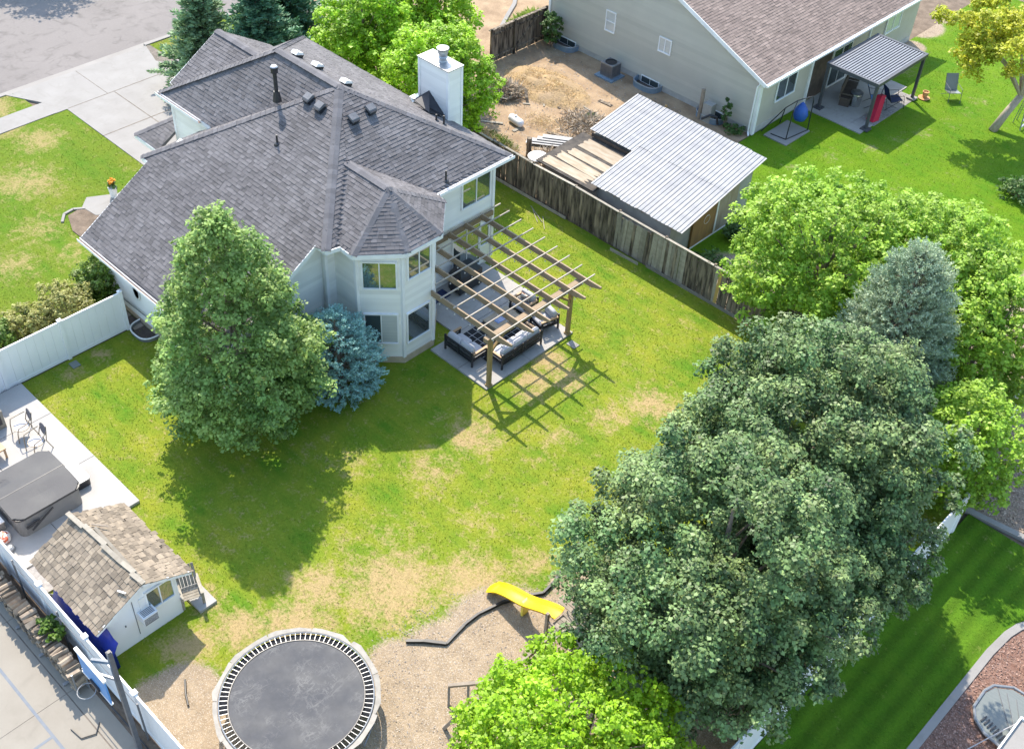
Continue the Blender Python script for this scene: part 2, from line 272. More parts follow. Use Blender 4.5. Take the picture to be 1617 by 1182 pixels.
# ------------------------------------------------------------------ geometry helpers
ORG = {}
def V(*a): return Vector(a)
class MB:
    """collects world-space faces, then links them as ONE mesh object"""
    def __init__(s): s.v = []; s.f = []; s.t = []
    def add(s, vs, fs, tone=.5):
        k = len(s.v); s.v += [tuple(p) for p in vs]
        for f in fs: s.f.append(tuple(i + k for i in f)); s.t.append(tone)
    def face(s, *pts, tone=.5): s.add(pts, [tuple(range(len(pts)))], tone)
    BF = [(0, 3, 2, 1), (4, 5, 6, 7), (0, 1, 5, 4), (1, 2, 6, 5), (2, 3, 7, 6), (3, 0, 4, 7)]
    def box(s, c, d, rz=0., tone=.5, R=None):
        M = R if R is not None else Matrix.Rotation(rz, 3, 'Z'); c = Vector(c)
        q = [(-1, -1, -1), (1, -1, -1), (1, 1, -1), (-1, 1, -1), (-1, -1, 1), (1, -1, 1), (1, 1, 1), (-1, 1, 1)]
        s.add([c + M @ Vector((x * d[0] / 2, y * d[1] / 2, z * d[2] / 2)) for x, y, z in q], s.BF, tone)
    def bx(s, x0, x1, y0, y1, z0, z1, tone=.5): s.box(((x0 + x1) / 2, (y0 + y1) / 2, (z0 + z1) / 2), (x1 - x0, y1 - y0, z1 - z0), tone=tone)
    def bar(s, p, q, w, h, tone=.5, up=(0, 0, 1)):
        p, q = Vector(p), Vector(q); d = q - p
        if d.length < 1e-6: return
        x = d.normalized(); u = Vector(up)
        if abs(x.dot(u)) > .98: u = Vector((0, 1, 0))
        y = u.cross(x).normalized(); z = x.cross(y)
        s.box((p + q) / 2, (d.length, w, h), tone=tone, R=Matrix((x, y, z)).transposed())
    def tube(s, pts, r, n=7, tone=.5, cap=True):
        pts = [Vector(p) for p in pts]; k = len(s.v); m = len(pts)
        rs = r if isinstance(r, (list, tuple)) else [r] * m
        ref = None
        for i, p in enumerate(pts):
            d = (pts[min(i + 1, m - 1)] - pts[max(i - 1, 0)]).normalized()
            if ref is None: ref = Vector((1, 0, 0)) if abs(d.x) < .8 else Vector((0, 1, 0))
            a = (ref - d * ref.dot(d)).normalized(); ref = a; b = d.cross(a)
            for j in range(n):
                g = 2 * PI * j / n; s.v.append(tuple(p + (a * math.cos(g) + b * math.sin(g)) * rs[i]))
        for i in range(m - 1):
            for j in range(n):
                a0 = k + i * n + j; a1 = k + i * n + (j + 1) % n
                s.f.append((a0, a1, a1 + n, a0 + n)); s.t.append(tone)
        if cap:
            s.f.append(tuple(k + j for j in reversed(range(n)))); s.t.append(tone)
            s.f.append(tuple(k + (m - 1) * n + j for j in range(n))); s.t.append(tone)
    def prism(s, poly, z0, z1, tone=.5):
        n = len(poly); vs = [(x, y, z0) for x, y in poly] + [(x, y, z1) for x, y in poly]
        fs = [tuple(reversed(range(n))), tuple(range(n, 2 * n))] + [(i, (i + 1) % n, n + (i + 1) % n, n + i) for i in range(n)]
        s.add(vs, fs, tone)
    def slab(s, pts, th, n=None, tone=.5):
        pts = [Vector(p) for p in pts]; n = Vector(n) if n is not None else newell(pts); m = len(pts)
        vs = pts + [p - n * th for p in pts]
        s.add(vs, [tuple(range(m)), tuple(reversed(range(m, 2 * m)))] + [(i, m + i, m + (i + 1) % m, (i + 1) % m) for i in range(m)], tone)
    def lathe(s, c, prof, n=16, tone=.5):
        c = Vector(c); k = len(s.v); m = len(prof)
        for r, z in prof:
            for j in range(n): s.v.append(tuple(c + Vector((r * math.cos(2 * PI * j / n), r * math.sin(2 * PI * j / n), z))))
        for i in range(m - 1):
            for j in range(n):
                a0 = k + i * n + j; a1 = k + i * n + (j + 1) % n
                s.f.append((a0, a1, a1 + n, a0 + n)); s.t.append(tone)
        for i, rev in ((0, True), (m - 1, False)):
            if prof[i][0] > 1e-4:
                r_ = range(n); s.f.append(tuple(k + i * n + j for j in (reversed(r_) if rev else r_))); s.t.append(tone)
    def mesh(s, name, m, o=Vector((0, 0, 0)), smooth=False):
        me = bpy.data.meshes.new(name); me.from_pydata([(x - o[0], y - o[1], z - o[2]) for x, y, z in s.v], [], s.f)
        a = me.attributes.new('tone', 'FLOAT', 'FACE'); a.data.foreach_set('value', s.t)
        if smooth: me.polygons.foreach_set('use_smooth', [True] * len(me.polygons))
        me.materials.append(MATS[m] if isinstance(m, str) else m); me.update(); return me
    def build(s, name, m, parent=None, at=None, smooth=False, kind=None, label=None):
        if parent is not None: o = ORG[parent.name]
        elif at is not None: o = Vector(at)
        else:
            xs, ys, zs = zip(*s.v); o = Vector(((min(xs) + max(xs)) / 2, (min(ys) + max(ys)) / 2, min(zs)))
        ob = bpy.data.objects.new(name, s.mesh(name, m, o, smooth)); COL.objects.link(ob)
        if parent is not None: ob.parent = parent
        else: ob.location = o
        ORG[ob.name] = o
        if kind: ob['kind'] = kind
        if label: ob['label'] = label
        return ob
def newell(p):
    n = Vector((0, 0, 0))
    for i in range(len(p)):
        a, b = p[i], p[(i + 1) % len(p)]
        n += Vector(((a.y - b.y) * (a.z + b.z), (a.z - b.z) * (a.x + b.x), (a.x - b.x) * (a.y + b.y)))
    return n.normalized()
def tag(o, label, cat, group=None, kind=None):
    o['label'] = label; o['category'] = cat
    if group: o['group'] = group
    if kind: o['kind'] = kind
    return o
def thing(name, label, cat, loc, group=None):
    o = bpy.data.objects.new(name, None); COL.objects.link(o); o.location = loc; o.empty_display_size = .2
    ORG[o.name] = Vector(loc); return tag(o, label, cat, group)
def struct(name, mb, m, **k):
    return mb.build(name, m, kind='structure', at=(0, 0, 0), **k)
def inst(me, name, parent, loc, R=None, sc=(1, 1, 1)):
    ob = bpy.data.objects.new(name, me); COL.objects.link(ob)
    M = (R or Matrix.Identity(3)).to_4x4() @ Matrix.Diagonal((*sc, 1))
    o = ORG[parent.name] if parent is not None else Vector((0, 0, 0))
    M.translation = Vector(loc) - o; ob.parent = parent
    if parent is not None: ob.matrix_local = M
    else: ob.matrix_world = M
    ORG[ob.name] = o if parent is not None else Vector(loc)
    return ob
UNIT = {}
def unit(m):
    if m not in UNIT:
        b = MB(); b.box((0, 0, 0), (1, 1, 1)); UNIT[m] = b.mesh('unit_board_' + m, m)
    return UNIT[m]
def board(name, parent, m, p, q, w, h, up=(0, 0, 1)):
    """a straight board from p to q as an object of its own, sharing one unit mesh"""
    p, q = Vector(p), Vector(q); d = q - p; x = d.normalized(); u = Vector(up)
    if abs(x.dot(u)) > .98: u = Vector((0, 1, 0))
    y = u.cross(x).normalized(); z = x.cross(y)
    return inst(unit(m), name, parent, (p + q) / 2, Matrix((x, y, z)).transposed(), (d.length, w, h))
def dup_tree(o, parent=None):
    c = o.copy(); COL.objects.link(c); ORG[c.name] = ORG[o.name]
    if parent is not None: c.parent = parent
    for ch in list(o.children): dup_tree(ch, c)
    return c

def scan(poly, b):
    xs = []
    for i in range(len(poly)):
        (a0, b0), (a1, b1) = poly[i], poly[(i + 1) % len(poly)]
        if (b0 <= b) != (b1 <= b): xs.append(a0 + (a1 - a0) * (b - b0) / (b1 - b0))
    xs.sort(); return [(xs[i], xs[i + 1]) for i in range(0, len(xs) - 1, 2)]
def courses(mb, poly, exp, lift, tabw=None, n=None, rnd=random, jag=0., top=.004):
    """covers a flat polygon with lapped courses (shingle tabs, or boards when tabw is None)"""
    P = [Vector(p) for p in poly]; n = Vector(n) if n is not None else newell(P)
    if n.z < -1e-6: n = -n
    u = n.cross(Vector((0, 0, 1))).normalized(); v = n.cross(u)
    if v.z < 0: v = -v
    o = P[0]; q = [((p - o).dot(u), (p - o).dot(v)) for p in P]
    b = min(y for _, y in q); bm = max(y for _, y in q)
    at = lambda x, y, h: o + u * x + v * y + n * h
    while b < bm - .02:
        b1 = min(b + exp, bm); lo = scan(q, b + .003); hi = scan(q, b1 - .003)
        if len(lo) != len(hi): lo = hi = scan(q, (b + b1) / 2)
        for (l0, r0), (l1, r1) in zip(lo, hi):
            x = min(l0, l1); e = max(r0, r1)
            if tabw: x -= rnd.random() * tabw
            while x < e:
                wd = tabw * rnd.choice((.45, .7, .9, 1.15, 1.5)) if tabw else e - x + .01
                g = .006 if tabw else 0
                a0, c0 = max(x, l0), min(x + wd - g, r0); a1, c1 = max(x, l1), min(x + wd - g, r1)
                x += wd
                if c0 - a0 < .004 and c1 - a1 < .004: continue
                c0 = max(c0, a0); c1 = max(c1, a1)
                h = lift * (.55 + .9 * rnd.random()) if tabw else lift; dj = -jag * rnd.random()
                vs = [at(a0, b + dj, h), at(c0, b + dj, h), at(c1, b1, top), at(a1, b1, top), at(a0, b + dj, -.01), at(c0, b + dj, -.01), at(c1, b1, -.005), at(a1, b1, -.005)]
                fs = [(0, 1, 2, 3), (4, 5, 1, 0), (0, 3, 7, 4), (1, 5, 6, 2)]
                if u.cross(v).dot(n) < 0: fs = [tuple(reversed(f)) for f in fs]
                mb.add(vs, fs, min(1, max(0, rnd.gauss(.5, .27))))
        b = b1
def caps(mb, p, q, w=.17, step=.2, lift=.03, drop=.32, rnd=random):
    """folded cap shingles along a ridge or hip from p to q"""
    p, q = Vector(p), Vector(q); d = q - p; L = d.length; x = d.normalized(); s = Vector((0, 0, 1)).cross(x).normalized(); z = x.cross(s)
    if z.z < 0: z = -z
    k = 0.
    while k < L - .02:
        a, b = p + x * k, p + x * min(k + step + .03, L); h = lift * (.8 + .4 * rnd.random()); t = rnd.random()
        A = [a + z * h, a + s * w - z * (w * drop - h), a - s * w - z * (w * drop - h)]
        B = [b + z * h * .5, b + s * w - z * (w * drop - h * .5), b - s * w - z * (w * drop - h * .5)]
        mb.add(A + B, [(0, 1, 4, 3), (0, 3, 5, 2), (1, 0, 2)], t)
        k += step
def window(parent, c, u, n, wd, ht, cols=2, rows=1, fr=.055, dp=.07, glass='glass', frame='trim', name='window', gap=.03):
    """framed window on a wall: c centre on the wall face, u along the wall, n outwards; panes are its sub-parts"""
    c, u, n = Vector(c), Vector(u).normalized(), Vector(n).normalized(); z = Vector((0, 0, 1))
    R = Matrix((u, n, z)).transposed(); m = MB(); o = c + n * (dp / 2 - .005)
    m.box(o + z * (ht / 2), (wd + fr, dp, fr), R=R); m.box(o - z * (ht / 2), (wd + fr, dp + .02, fr * 1.2), R=R)
    for sx in (-1, 1): m.box(o + u * sx * wd / 2, (fr, dp - .004, ht - fr), R=R)
    for i in range(1, cols): m.box(o + u * (wd * (i / cols - .5)), (fr * .7, dp - .012, ht - fr), R=R)
    for j in range(1, rows): m.box(o + z * (ht * (j / rows - .5)), (wd - fr, dp - .014, fr * .7), R=R)
    f = m.build(name, frame, parent); pw, ph = wd / cols, ht / rows
    for i in range(cols):
        for j in range(rows):
            g = MB(); cc = c + u * (wd * ((i + .5) / cols - .5)) + z * (ht * ((j + .5) / rows - .5)) + n * gap
            g.box(cc, (pw - fr * .75, .012, ph - fr * .75), R=R)
            g.build('pane', glass if isinstance(glass, str) else glass[(i + j) % len(glass)], f)
    return f

# foliage, straw and chips: many small quads written straight from numpy
def quads(name, Vt, tone, m, parent=None, at=(0, 0, 0), kind=None, attrs=None):
    o = np.array(ORG[parent.name] if parent is not None else at); N = len(Vt)
    me = bpy.data.meshes.new(name); k = Vt.shape[1]
    me.vertices.add(N * k); me.vertices.foreach_set('co', (Vt - o).astype(np.float32).ravel())
    me.loops.add(N * k); me.loops.foreach_set('vertex_index', np.arange(N * k, dtype=np.int32))
    me.polygons.add(N); me.polygons.foreach_set('loop_start', np.arange(0, N * k, k, dtype=np.int32))
    me.update(calc_edges=True)
    for nm, arr in [('tone', tone)] + list((attrs or {}).items()):
        a = me.attributes.new(nm, 'FLOAT', 'FACE'); a.data.foreach_set('value', np.asarray(arr, dtype=np.float32))
    me.materials.append(MATS[m]); ob = bpy.data.objects.new(name, me); COL.objects.link(ob)
    if parent is not None: ob.parent = parent
    else: ob.location = at
    ORG[ob.name] = Vector(o)
    if kind: ob['kind'] = kind
    return ob
def nrm(a): return a / np.maximum(np.linalg.norm(a, axis=1, keepdims=True), 1e-9)
def leaf_quads(P, Nn, size, rng, aspect=.75, fold=.15):
    T = nrm(np.cross(Nn, rng.normal(size=P.shape))); B = np.cross(Nn, T); s = size[:, None]
    tip = P + T * s * .55; base = P - T * s * .45; mid = P + Nn * s * fold * .0
    l = mid + B * s * aspect * .5 - Nn * s * fold; r = mid - B * s * aspect * .5 - Nn * s * fold
    return np.stack([base, r, tip, l], 1)
def dir_quads(P, D, L, W, rng):
    B = nrm(np.cross(D, rng.normal(size=P.shape))); L = L[:, None]; W = W[:, None]
    return np.stack([P, P + D * L * .5 - B * W * .5, P + D * L, P + D * L * .5 + B * W * .5], 1)
def fib(n, rng):
    i = np.arange(n) + .5; ph = np.arccos(1 - 2 * i / n); th = PI * (1 + 5 ** .5) * i + rng.random() * 6
    return np.stack([np.cos(th) * np.sin(ph), np.sin(th) * np.sin(ph), np.cos(ph)], 1)
def puff_leaves(lobes, radii, n, size, rng, puffs=9, pr=.42, upw=.55, flat=.8, jit=.7):
    """leaves on small puffs spread over lobes: clumps at two sizes, gaps between them"""
    k = len(lobes); cw = radii ** 2; cw = cw / cw.sum()
    pc = []; prd = []; lt = []
    for c, r in zip(lobes, radii):
        d = fib(puffs, rng) + rng.normal(size=(puffs, 3)) * .25; d[:, 2] = d[:, 2] * .85 + .15
        pc.append(c + nrm(d) * r * np.array([1, 1, flat]) * (rng.random((puffs, 1)) * .4 + .55)); prd.append(r * pr * (rng.random(puffs) * .6 + .7)); lt.append(np.full(puffs, rng.normal() * .1) + rng.normal(size=puffs) * .13)
    pc = np.concatenate(pc); prd = np.concatenate(prd); lt = np.concatenate(lt)
    wgt = prd ** 2; idx = rng.choice(len(pc), n, p=wgt / wgt.sum())
    d = nrm(rng.normal(size=(n, 3)) + np.array([0, 0, .35])); rr = (rng.random(n) ** .45)[:, None]
    P = pc[idx] + d * prd[idx][:, None] * rr * np.array([1, 1, .8])
    Nn = nrm(d * .6 + np.array([0, 0, upw + .15]) + rng.normal(size=(n, 3)) * jit * .5)
    sz = size * (.55 + rng.random(n) ** 1.5 * 1.05)
    tone = np.clip(.5 + lt[idx] + rng.normal(size=n) * .22, 0, 1)
    return leaf_quads(P, Nn, sz, rng), tone
def branches(mb, base, top, targets, r0, rng, n=6, bend=.3):
    base, top = Vector(base), Vector(top)
    mid = base.lerp(top, .5) + Vector((rng.normal() * .12, rng.normal() * .12, 0))
    mb.tube([base - Vector((0, 0, .05)), base.lerp(mid, .25), mid, top], [r0 * 1.25, r0, r0 * .7, r0 * .15], 9)
    for q in targets:
        q = Vector(q); f = min(.9, max(.15, (q.z - base.z) / max(.1, (top.z - base.z)) * .62)); s = base.lerp(top, f)
        m = s.lerp(q, .5) + Vector((rng.normal() * .15, rng.normal() * .15, -bend * (q - s).length * .2))
        mb.tube([s, m, q], [r0 * .42 * (1 - f * .6), r0 * .25 * (1 - f * .6), .012], n, cap=False)
def tree(name, label, cat, base, crown, nl, lobe_r, n, size, seed, r0=.16, leaf='leaf_maple', bark='bark', shape='ell', group=None, aspect=.75, puffs=9, inner=.25, top=None, rag=.3, pr=.42, bare=()):
    """crown = (centre, radii)"""
    rng = np.random.default_rng(seed); root = thing(name, label, cat, base, group)
    c, rad = np.array(crown[0], float), np.array(crown[1], float)
    d = fib(nl, rng)
    if shape == 'cone':
        h = (np.arange(nl) + .5) / nl; h = h ** 1.35; th = np.arange(nl) * 2.39996 + rng.random(nl) * .8
        prof = np.where(h < .22, .72 + h * 1.27, ((1 - h) / .78) ** .72) * (.8 + .3 * rng.random(nl))
        rr = prof * np.where(rng.random(nl) < inner, .45, .88)
        L = c + np.stack([np.cos(th) * rr * rad[0], np.sin(th) * rr * rad[1], (h * 2 - 1) * rad[2]], 1)
        R = lobe_r * (rng.random(nl) * .5 + .75) * (1.1 - .5 * h)
    else:
        k = np.where(rng.random(nl) < inner, rng.random(nl) * .4 + .2, rng.random(nl) * rag + 1.0 - rag * .9)
        L = c + d * rad * k[:, None]; R = lobe_r * (rng.random(nl) * .7 + .65)
    for x, y, z, r in bare:      # pruned pockets without foliage
        k = np.linalg.norm(L - np.array([x, y, z]), axis=1) > r; L, R = L[k], R[k]
    nl = len(L)
    q, tone = puff_leaves(L, R, n, size, rng, puffs=puffs, pr=pr)
    tb = MB(); tp = top or (c[0], c[1], c[2] + rad[2] * .75)
    sel = L[rng.choice(nl, min(nl, 26), replace=False)]
    branches(tb, base, tp, sel, r0, rng); tb.build('trunk', bark, root, smooth=True)
    quads('crown', q, tone, leaf, root)
    return root
def spruce(name, label, base, H, Rad, leaf, seed, n_scale=1., twig=.26, group=None, power=.85, zlo=.2):
    rng = np.random.default_rng(seed); root = thing(name, label, 'spruce tree', base, group); bs = np.array(base, float)
    tb = MB(); tb.tube([base, (base[0], base[1], base[2] + H * .5), (base[0], base[1], base[2] + H * .97)], [.16, .1, .02], 8)
    Ps, Ds, Ls, Ws, Ts = [], [], [], [], []; z = zlo; ang = 0
    while z < H * .985:
        f = z / H; R = Rad * (1 - f) ** power * (.88 + .24 * rng.random()) + .1
        nb = max(4, int(10 * (R / Rad) ** .5 + 2))
        for j in range(nb):
            ang += 2.39996 + rng.normal() * .15; Rb = R * (.8 + .32 * rng.random()); zz = z + rng.normal() * .1
            m = max(3, int(Rb / .13)); s = (np.arange(m) + .6) / m * (rng.random() * .12 + .9)
            rad = s * Rb; dz = .18 * rad - .20 * s ** 2 * Rb + .22 * np.maximum(s - .65, 0) * Rb * 1.2
            ax = np.array([math.cos(ang), math.sin(ang), 0]); sd_ = np.array([-ax[1], ax[0], 0])
            axis = bs + ax * rad[:, None] + np.array([0, 0, 1]) * (zz + dz)[:, None]
            bt = rng.normal() * .12
            k = int(5 * n_scale)
            for _ in range(k):
                side = rng.choice([-1, 0, 1], m, p=[.4, .2, .4]); spread = (.75 - .35 * s)
                D = ax * (.55 + .3 * rng.random((m, 1))) + sd_ * (side * (.8 + .3 * rng.random(m)))[:, None] + np.array([0, 0, .28]) + rng.normal(size=(m, 3)) * .22
                Lw = twig * (.65 + .6 * rng.random(m)) * (.6 + .7 * (1 - np.abs(s - .5)))
                Ps.append(axis + rng.normal(size=(m, 3)) * .035 + sd_ * (side * rng.random(m) * .16 * (1 - s) * Rb)[:, None]); Ds.append(nrm(D)); Ls.append(Lw); Ws.append(Lw * .34)
                Ts.append(np.clip(.42 + .22 * s + bt + rng.normal(size=m) * .16, 0, 1))
            if j % 2 == 0: tb.tube([tuple(bs + np.array([0, 0, zz])), tuple(axis[-1])], [.03, .008], 4, cap=False)
        z += .21 + .12 * (1 - f)
    P = np.concatenate(Ps); q = dir_quads(P, np.concatenate(Ds), np.concatenate(Ls), np.concatenate(Ws), rng)
    tb.build('trunk', 'bark', root, smooth=True); quads('crown', q, np.concatenate(Ts), leaf, root)
    return root
def shrub(name, label, cat, base, rad, n, size, leaf, seed, nl=16, lobe=.35, group=None, stem=True):
    rng = np.random.default_rng(seed); root = thing(name, label, cat, base, group); rad = np.array(rad, float)
    c = np.array(base) + np.array([0, 0, rad[2]]); L = c + fib(nl, rng) * rad * (rng.random((nl, 1)) * .35 + .5)
    L[:, 2] = np.maximum(L[:, 2], base[2] + .08)
    q, tone = puff_leaves(L, lobe * min(rad[0], rad[1]) * (rng.random(nl) * .6 + .9), n, size, rng, puffs=7)
    tb = MB()
    for p in L[::2]: tb.tube([base, tuple(np.array(base) * .4 + p * .6 - np.array([0, 0, .05])), tuple(p)], [.022, .014, .005], 5, cap=False)
    tb.build('stem', 'bark', root); quads('foliage', q, tone, leaf, root); return root
def slab_rect(name, m, x0, x1, y0, y1, z0, z1):
    b = MB(); b.bx(x0, x1, y0, y1, z0, z1); return struct(name, b, m)
def chips(name, m, poly_fn, x0, x1, y0, y1, n, size, seed, z=0., hgt=.35):
    """loose chips or pebbles lying on a bed: small tilted four-sided flakes"""
    rng = np.random.default_rng(seed); P = np.stack([rng.uniform(x0, x1, n), rng.uniform(y0, y1, n), np.full(n, z)], 1)
    P = P[poly_fn(P)]; n = len(P); s = size * (.5 + rng.random(n)); P[:, 2] += s * hgt * rng.random(n)
    N_ = nrm(np.array([0, 0, 1.]) + rng.normal(size=(n, 3)) * .35)
    q = leaf_quads(P, N_, s, rng, aspect=.6, fold=.12)
    return quads(name, q, np.clip(rng.normal(.5, .25, n), 0, 1), m, None, kind='stuff')

def tufted(name, label, base, H, prof, leaf, seed, fingers=1100, per=30, flen=.42, nl_=.10, group=None, zlo=.1, up=.35, lean=(0, 0)):
    """dense spruce: outward pointing needle fingers over a shaped crown, with inner ones behind"""
    rng = np.random.default_rng(seed); root = thing(name, label, 'spruce tree', base, group); bs = np.array(base, float)
    tb = MB(); tb.tube([base, (base[0], base[1], base[2] + H * .5), (base[0], base[1], base[2] + H * .95)], [.16, .1, .02], 8)
    h = zlo / H + (1 - zlo / H) * rng.random(fingers * 3); r = np.array([prof(x) for x in h]); keep = rng.random(len(h)) < (r + .12) / (r.max() + .12); h, r = h[keep][:fingers], r[keep][:fingers]; n = len(h)
    th = rng.random(n) * 2 * PI; lay = .86 + .14 * np.sin(h * H * 7 + 2.2 * np.sin(th * 3 + seed) + th) ; inn = np.where(rng.random(n) < .25, .68, 1.0)
    rr = r * lay * inn * (.92 + .16 * rng.random(n)); ax = np.stack([np.cos(th), np.sin(th), np.zeros(n)], 1)
    slope = np.clip((h - .45) * 1.5, 0, 1.2)[:, None]
    D = nrm(ax + np.array([0, 0, 1]) * (up + slope) + rng.normal(size=(n, 3)) * .22)
    tip = bs + ax * rr[:, None] + np.array([0, 0, 1]) * (h * H)[:, None]; fl = flen * (.7 + .6 * rng.random(n)); root_ = tip - D * fl[:, None]
    k = per; s = rng.random((n, k)); P = root_[:, None, :] + D[:, None, :] * (fl[:, None] * s)[:, :, None] + rng.normal(size=(n, k, 3)) * .012
    nd_ = nrm((D[:, None, :] * .75 + rng.normal(size=(n, k, 3)) * .55).reshape(-1, 3)); L = nl_ * (.7 + .6 * rng.random(n * k)) * (1.15 - .5 * s.ravel()); ft = np.repeat(rng.normal(size=n) * .1, k)
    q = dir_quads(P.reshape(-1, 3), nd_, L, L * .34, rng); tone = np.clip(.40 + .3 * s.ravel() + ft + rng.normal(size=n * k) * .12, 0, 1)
    for i in range(0, n, 9): z = max(.1, tip[i, 2] - base[2] - .3 * r[i]); tb.tube([(base[0], base[1], base[2] + z), tuple(tip[i] * .35 + root_[i] * .65 - np.array([0, 0, .12]))], [.02, .005], 4, cap=False)
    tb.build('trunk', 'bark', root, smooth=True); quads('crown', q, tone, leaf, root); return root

# ------------------------------------------------------------------ ground
b = MB(); b.face((-29.94, -160, -.08), (160, -160, -.08), (160, 160, -.08), (-29.94, 160, -.08)); struct('ground', b, 'soil')
b = MB(); b.face((-200, -160, -.12), (-29.96, -160, -.12), (-29.96, 160, -.12), (-200, 160, -.12)); struct('ground', b, 'soil')
def lawn(name, m, x0, x1, y0, y1, dry, soil, skip, dens, seed, base_dry=0., step=.22, soil_fn=None, bl=.075):
    rng = np.random.default_rng(seed)
    nx, ny = int((x1 - x0) / step) + 1, int((y1 - y0) / step) + 1
    X, Y = np.meshgrid(np.linspace(x0, x1, nx), np.linspace(y0, y1, ny))
    def fields(x, y):
        d = np.full(x.shape, base_dry); s = np.zeros(x.shape)
        for cx, cy, r, a in dry: d = np.maximum(d, a * 1.1 * np.exp(-((x - cx) ** 2 + (y - cy) ** 2) / (1.15 * r * r)))
        for cx, cy, r, a in soil: s = np.maximum(s, a * 1.25 * np.exp(-(((x - cx) ** 2 + (y - cy) ** 2) / (1.25 * r * r)) ** 1.6))
        if soil_fn: s = np.maximum(s, soil_fn(x, y))
        return d, np.minimum(s, 1)
    Z = .008 * np.sin(X * .9 + 1) * np.cos(Y * .7) + .006 * np.sin(X * 2.3 + Y * 1.7)
    me = bpy.data.meshes.new(name); i = np.arange(nx * ny).reshape(ny, nx)
    F_ = np.stack([i[:-1, :-1], i[:-1, 1:], i[1:, 1:], i[1:, :-1]], -1).reshape(-1, 4)
    me.from_pydata(np.stack([X, Y, Z], -1).reshape(-1, 3).tolist(), [], F_.tolist())
    d, s = fields(X.ravel(), Y.ravel())
    for nm, a in (('dry', d), ('soil', s), ('tone', np.full(nx * ny, .5))):
        me.attributes.new(nm, 'FLOAT', 'POINT').data.foreach_set('value', a.astype(np.float32))
    me.polygons.foreach_set('use_smooth', [True] * len(me.polygons)); me.materials.append(MATS[m])
    o = bpy.data.objects.new(name, me); COL.objects.link(o); o['kind'] = 'structure'
    n = int((x1 - x0) * (y1 - y0) * dens); P = np.stack([rng.uniform(x0, x1, n), rng.uniform(y0, y1, n)], 1)
    k = ~skip(P[:, 0], P[:, 1]); P = P[k]; d, s = fields(P[:, 0], P[:, 1])
    k = rng.random(len(P)) > s * 1.6 - .1; P, d, s = P[k], d[k], s[k]; n = len(P)
    P3 = np.concatenate([P, np.zeros((n, 1))], 1)
    D = nrm(rng.normal(size=(n, 3)) * .9 + np.array([0, 0, .8]))
    L = bl * .62 * (.5 + rng.random(n)) * (1 - .35 * np.clip(d, 0, 1)); q = dir_quads(P3, D, L, L * .5, rng)
    quads(name + '_grass', q, np.clip(rng.normal(.74, .14, n), 0, 1), m, None, kind='stuff', attrs={'dry': d, 'soil': s * 0})
DRY = [(4.26, -8.23, 1.6, .9), (2.67, -9.88, 1.0, .8), (5.59, -6.31, 1.2, .8), (6.52, -4.46, .9, .6), (2.21, -12.33, .8, .9), (1.74, -13.76, .8, .8), (1.31, -2.0, 1.0, .75), (.51, 2.87, .7, .9), (1.69, 2.62, .8, .75), (.74, 1.6, .7, .8), (4.6, 3.81, 1.1, .75), (3.93, 2.15, .9, .55), (1.42, -4.04, 1.2, .5), (-.54, -5.69, .9, .4), (-1.92, -6.74, .8, .3), (2.78, -6.93, 1.3, .4), (2.15, -7.95, 1.0, .35), (3.34, .15, .8, .45), (-10.91, -8.93, .4, .7), (-10.78, -10.28, .5, .6), (.83, -12.47, .7, .6), (4.16, -4.35, 1.0, .35), (3.5, -.98, .8, .35), (-.04, -2.09, .7, .35), (.19, -9.65, .8, .2), (2.5, 8.5, .7, .3), (3.3, -11.2, 1.2, .9), (1.2, 1.0, .6, .7)]
SOIL = [(7.93, -7.03, 1.8, 1), (7.68, -8.84, 1.7, 1), (7.56, -10.43, 1.7, 1), (8.3, -11.8, 1.8, 1), (8.33, -5.81, 1.0, 1), (2.96, -14.8, 1.0, .9), (4.6, -15.2, 1.4, .9), (2.3, -15.4, .6, .6), (7.9, -4.2, .6, 1), (9.3, -4.0, 1.6, 1), (11.09, -5.0, 3.0, 1), (7.04, -6.9, .6, .8), (6.3, -9.86, .9, .7), (12.38, -3.66, 3.2, 1), (10.96, -8.87, 3.2, 1), (5.6, -12.9, 2.1, 1), (13, 1.5, 2.3, 1), (10.5, -12.5, 3, 1), (8.5, -14.5, 2.5, 1)]
inr = lambda x, y, a, b_, c, d: (x > a) & (x < b_) & (y > c) & (y < d)
lawn('back_lawn', 'lawn_back', -11.45, 15.0, -16.05, 9.98, DRY, SOIL,
     lambda x, y: inr(x, y, -13, -5, -7, 6) | inr(x, y, -6, .05, 0, 4.65) | inr(x, y, -5.6, -2.9, -2.7, 1.8) | inr(x, y, -11.5, -3.85, -16, -11.8) | inr(x, y, -3.9, .6, -15.6, -12.4) | ((x - 5.67) ** 2 + (y + 12.88) ** 2 < 4), 210, 1, base_dry=.16)
FDRY = [(-25.5, -3.26, 1.2, .7), (-25.3, -.6, .8, .4), (-22.7, -5.44, 1.5, .7), (-20.7, -1.73, .5, .3), (-19.3, -6.5, 1.5, .5), (-17.8, -8.66, 1.2, .6), (-17, -6.6, 1.0, .5), (-27.4, -3.8, 1.0, .8)]
lawn('front_lawn', 'lawn_front', -27.0, -11.55, -24, -.95, FDRY, [], lambda x, y: inr(x, y, -18, -11, -7, 6) | (y < -16), 130, 2, base_dry=.12)
lawn('park_strip', 'lawn_front', -29.95, -28.25, -14, -1.95, [(-29.3, -3.6, 1.1, .9), (-29.2, -6, 1.2, .8)], [], lambda x, y: x < -1e9, 110, 3, base_dry=.25)
lawn('park_strip', 'lawn_front', -29.95, -28.25, 4.7, 14, [(-29.3, 6.6, .8, .5)], [], lambda x, y: x < -1e9, 110, 4, base_dry=.15)
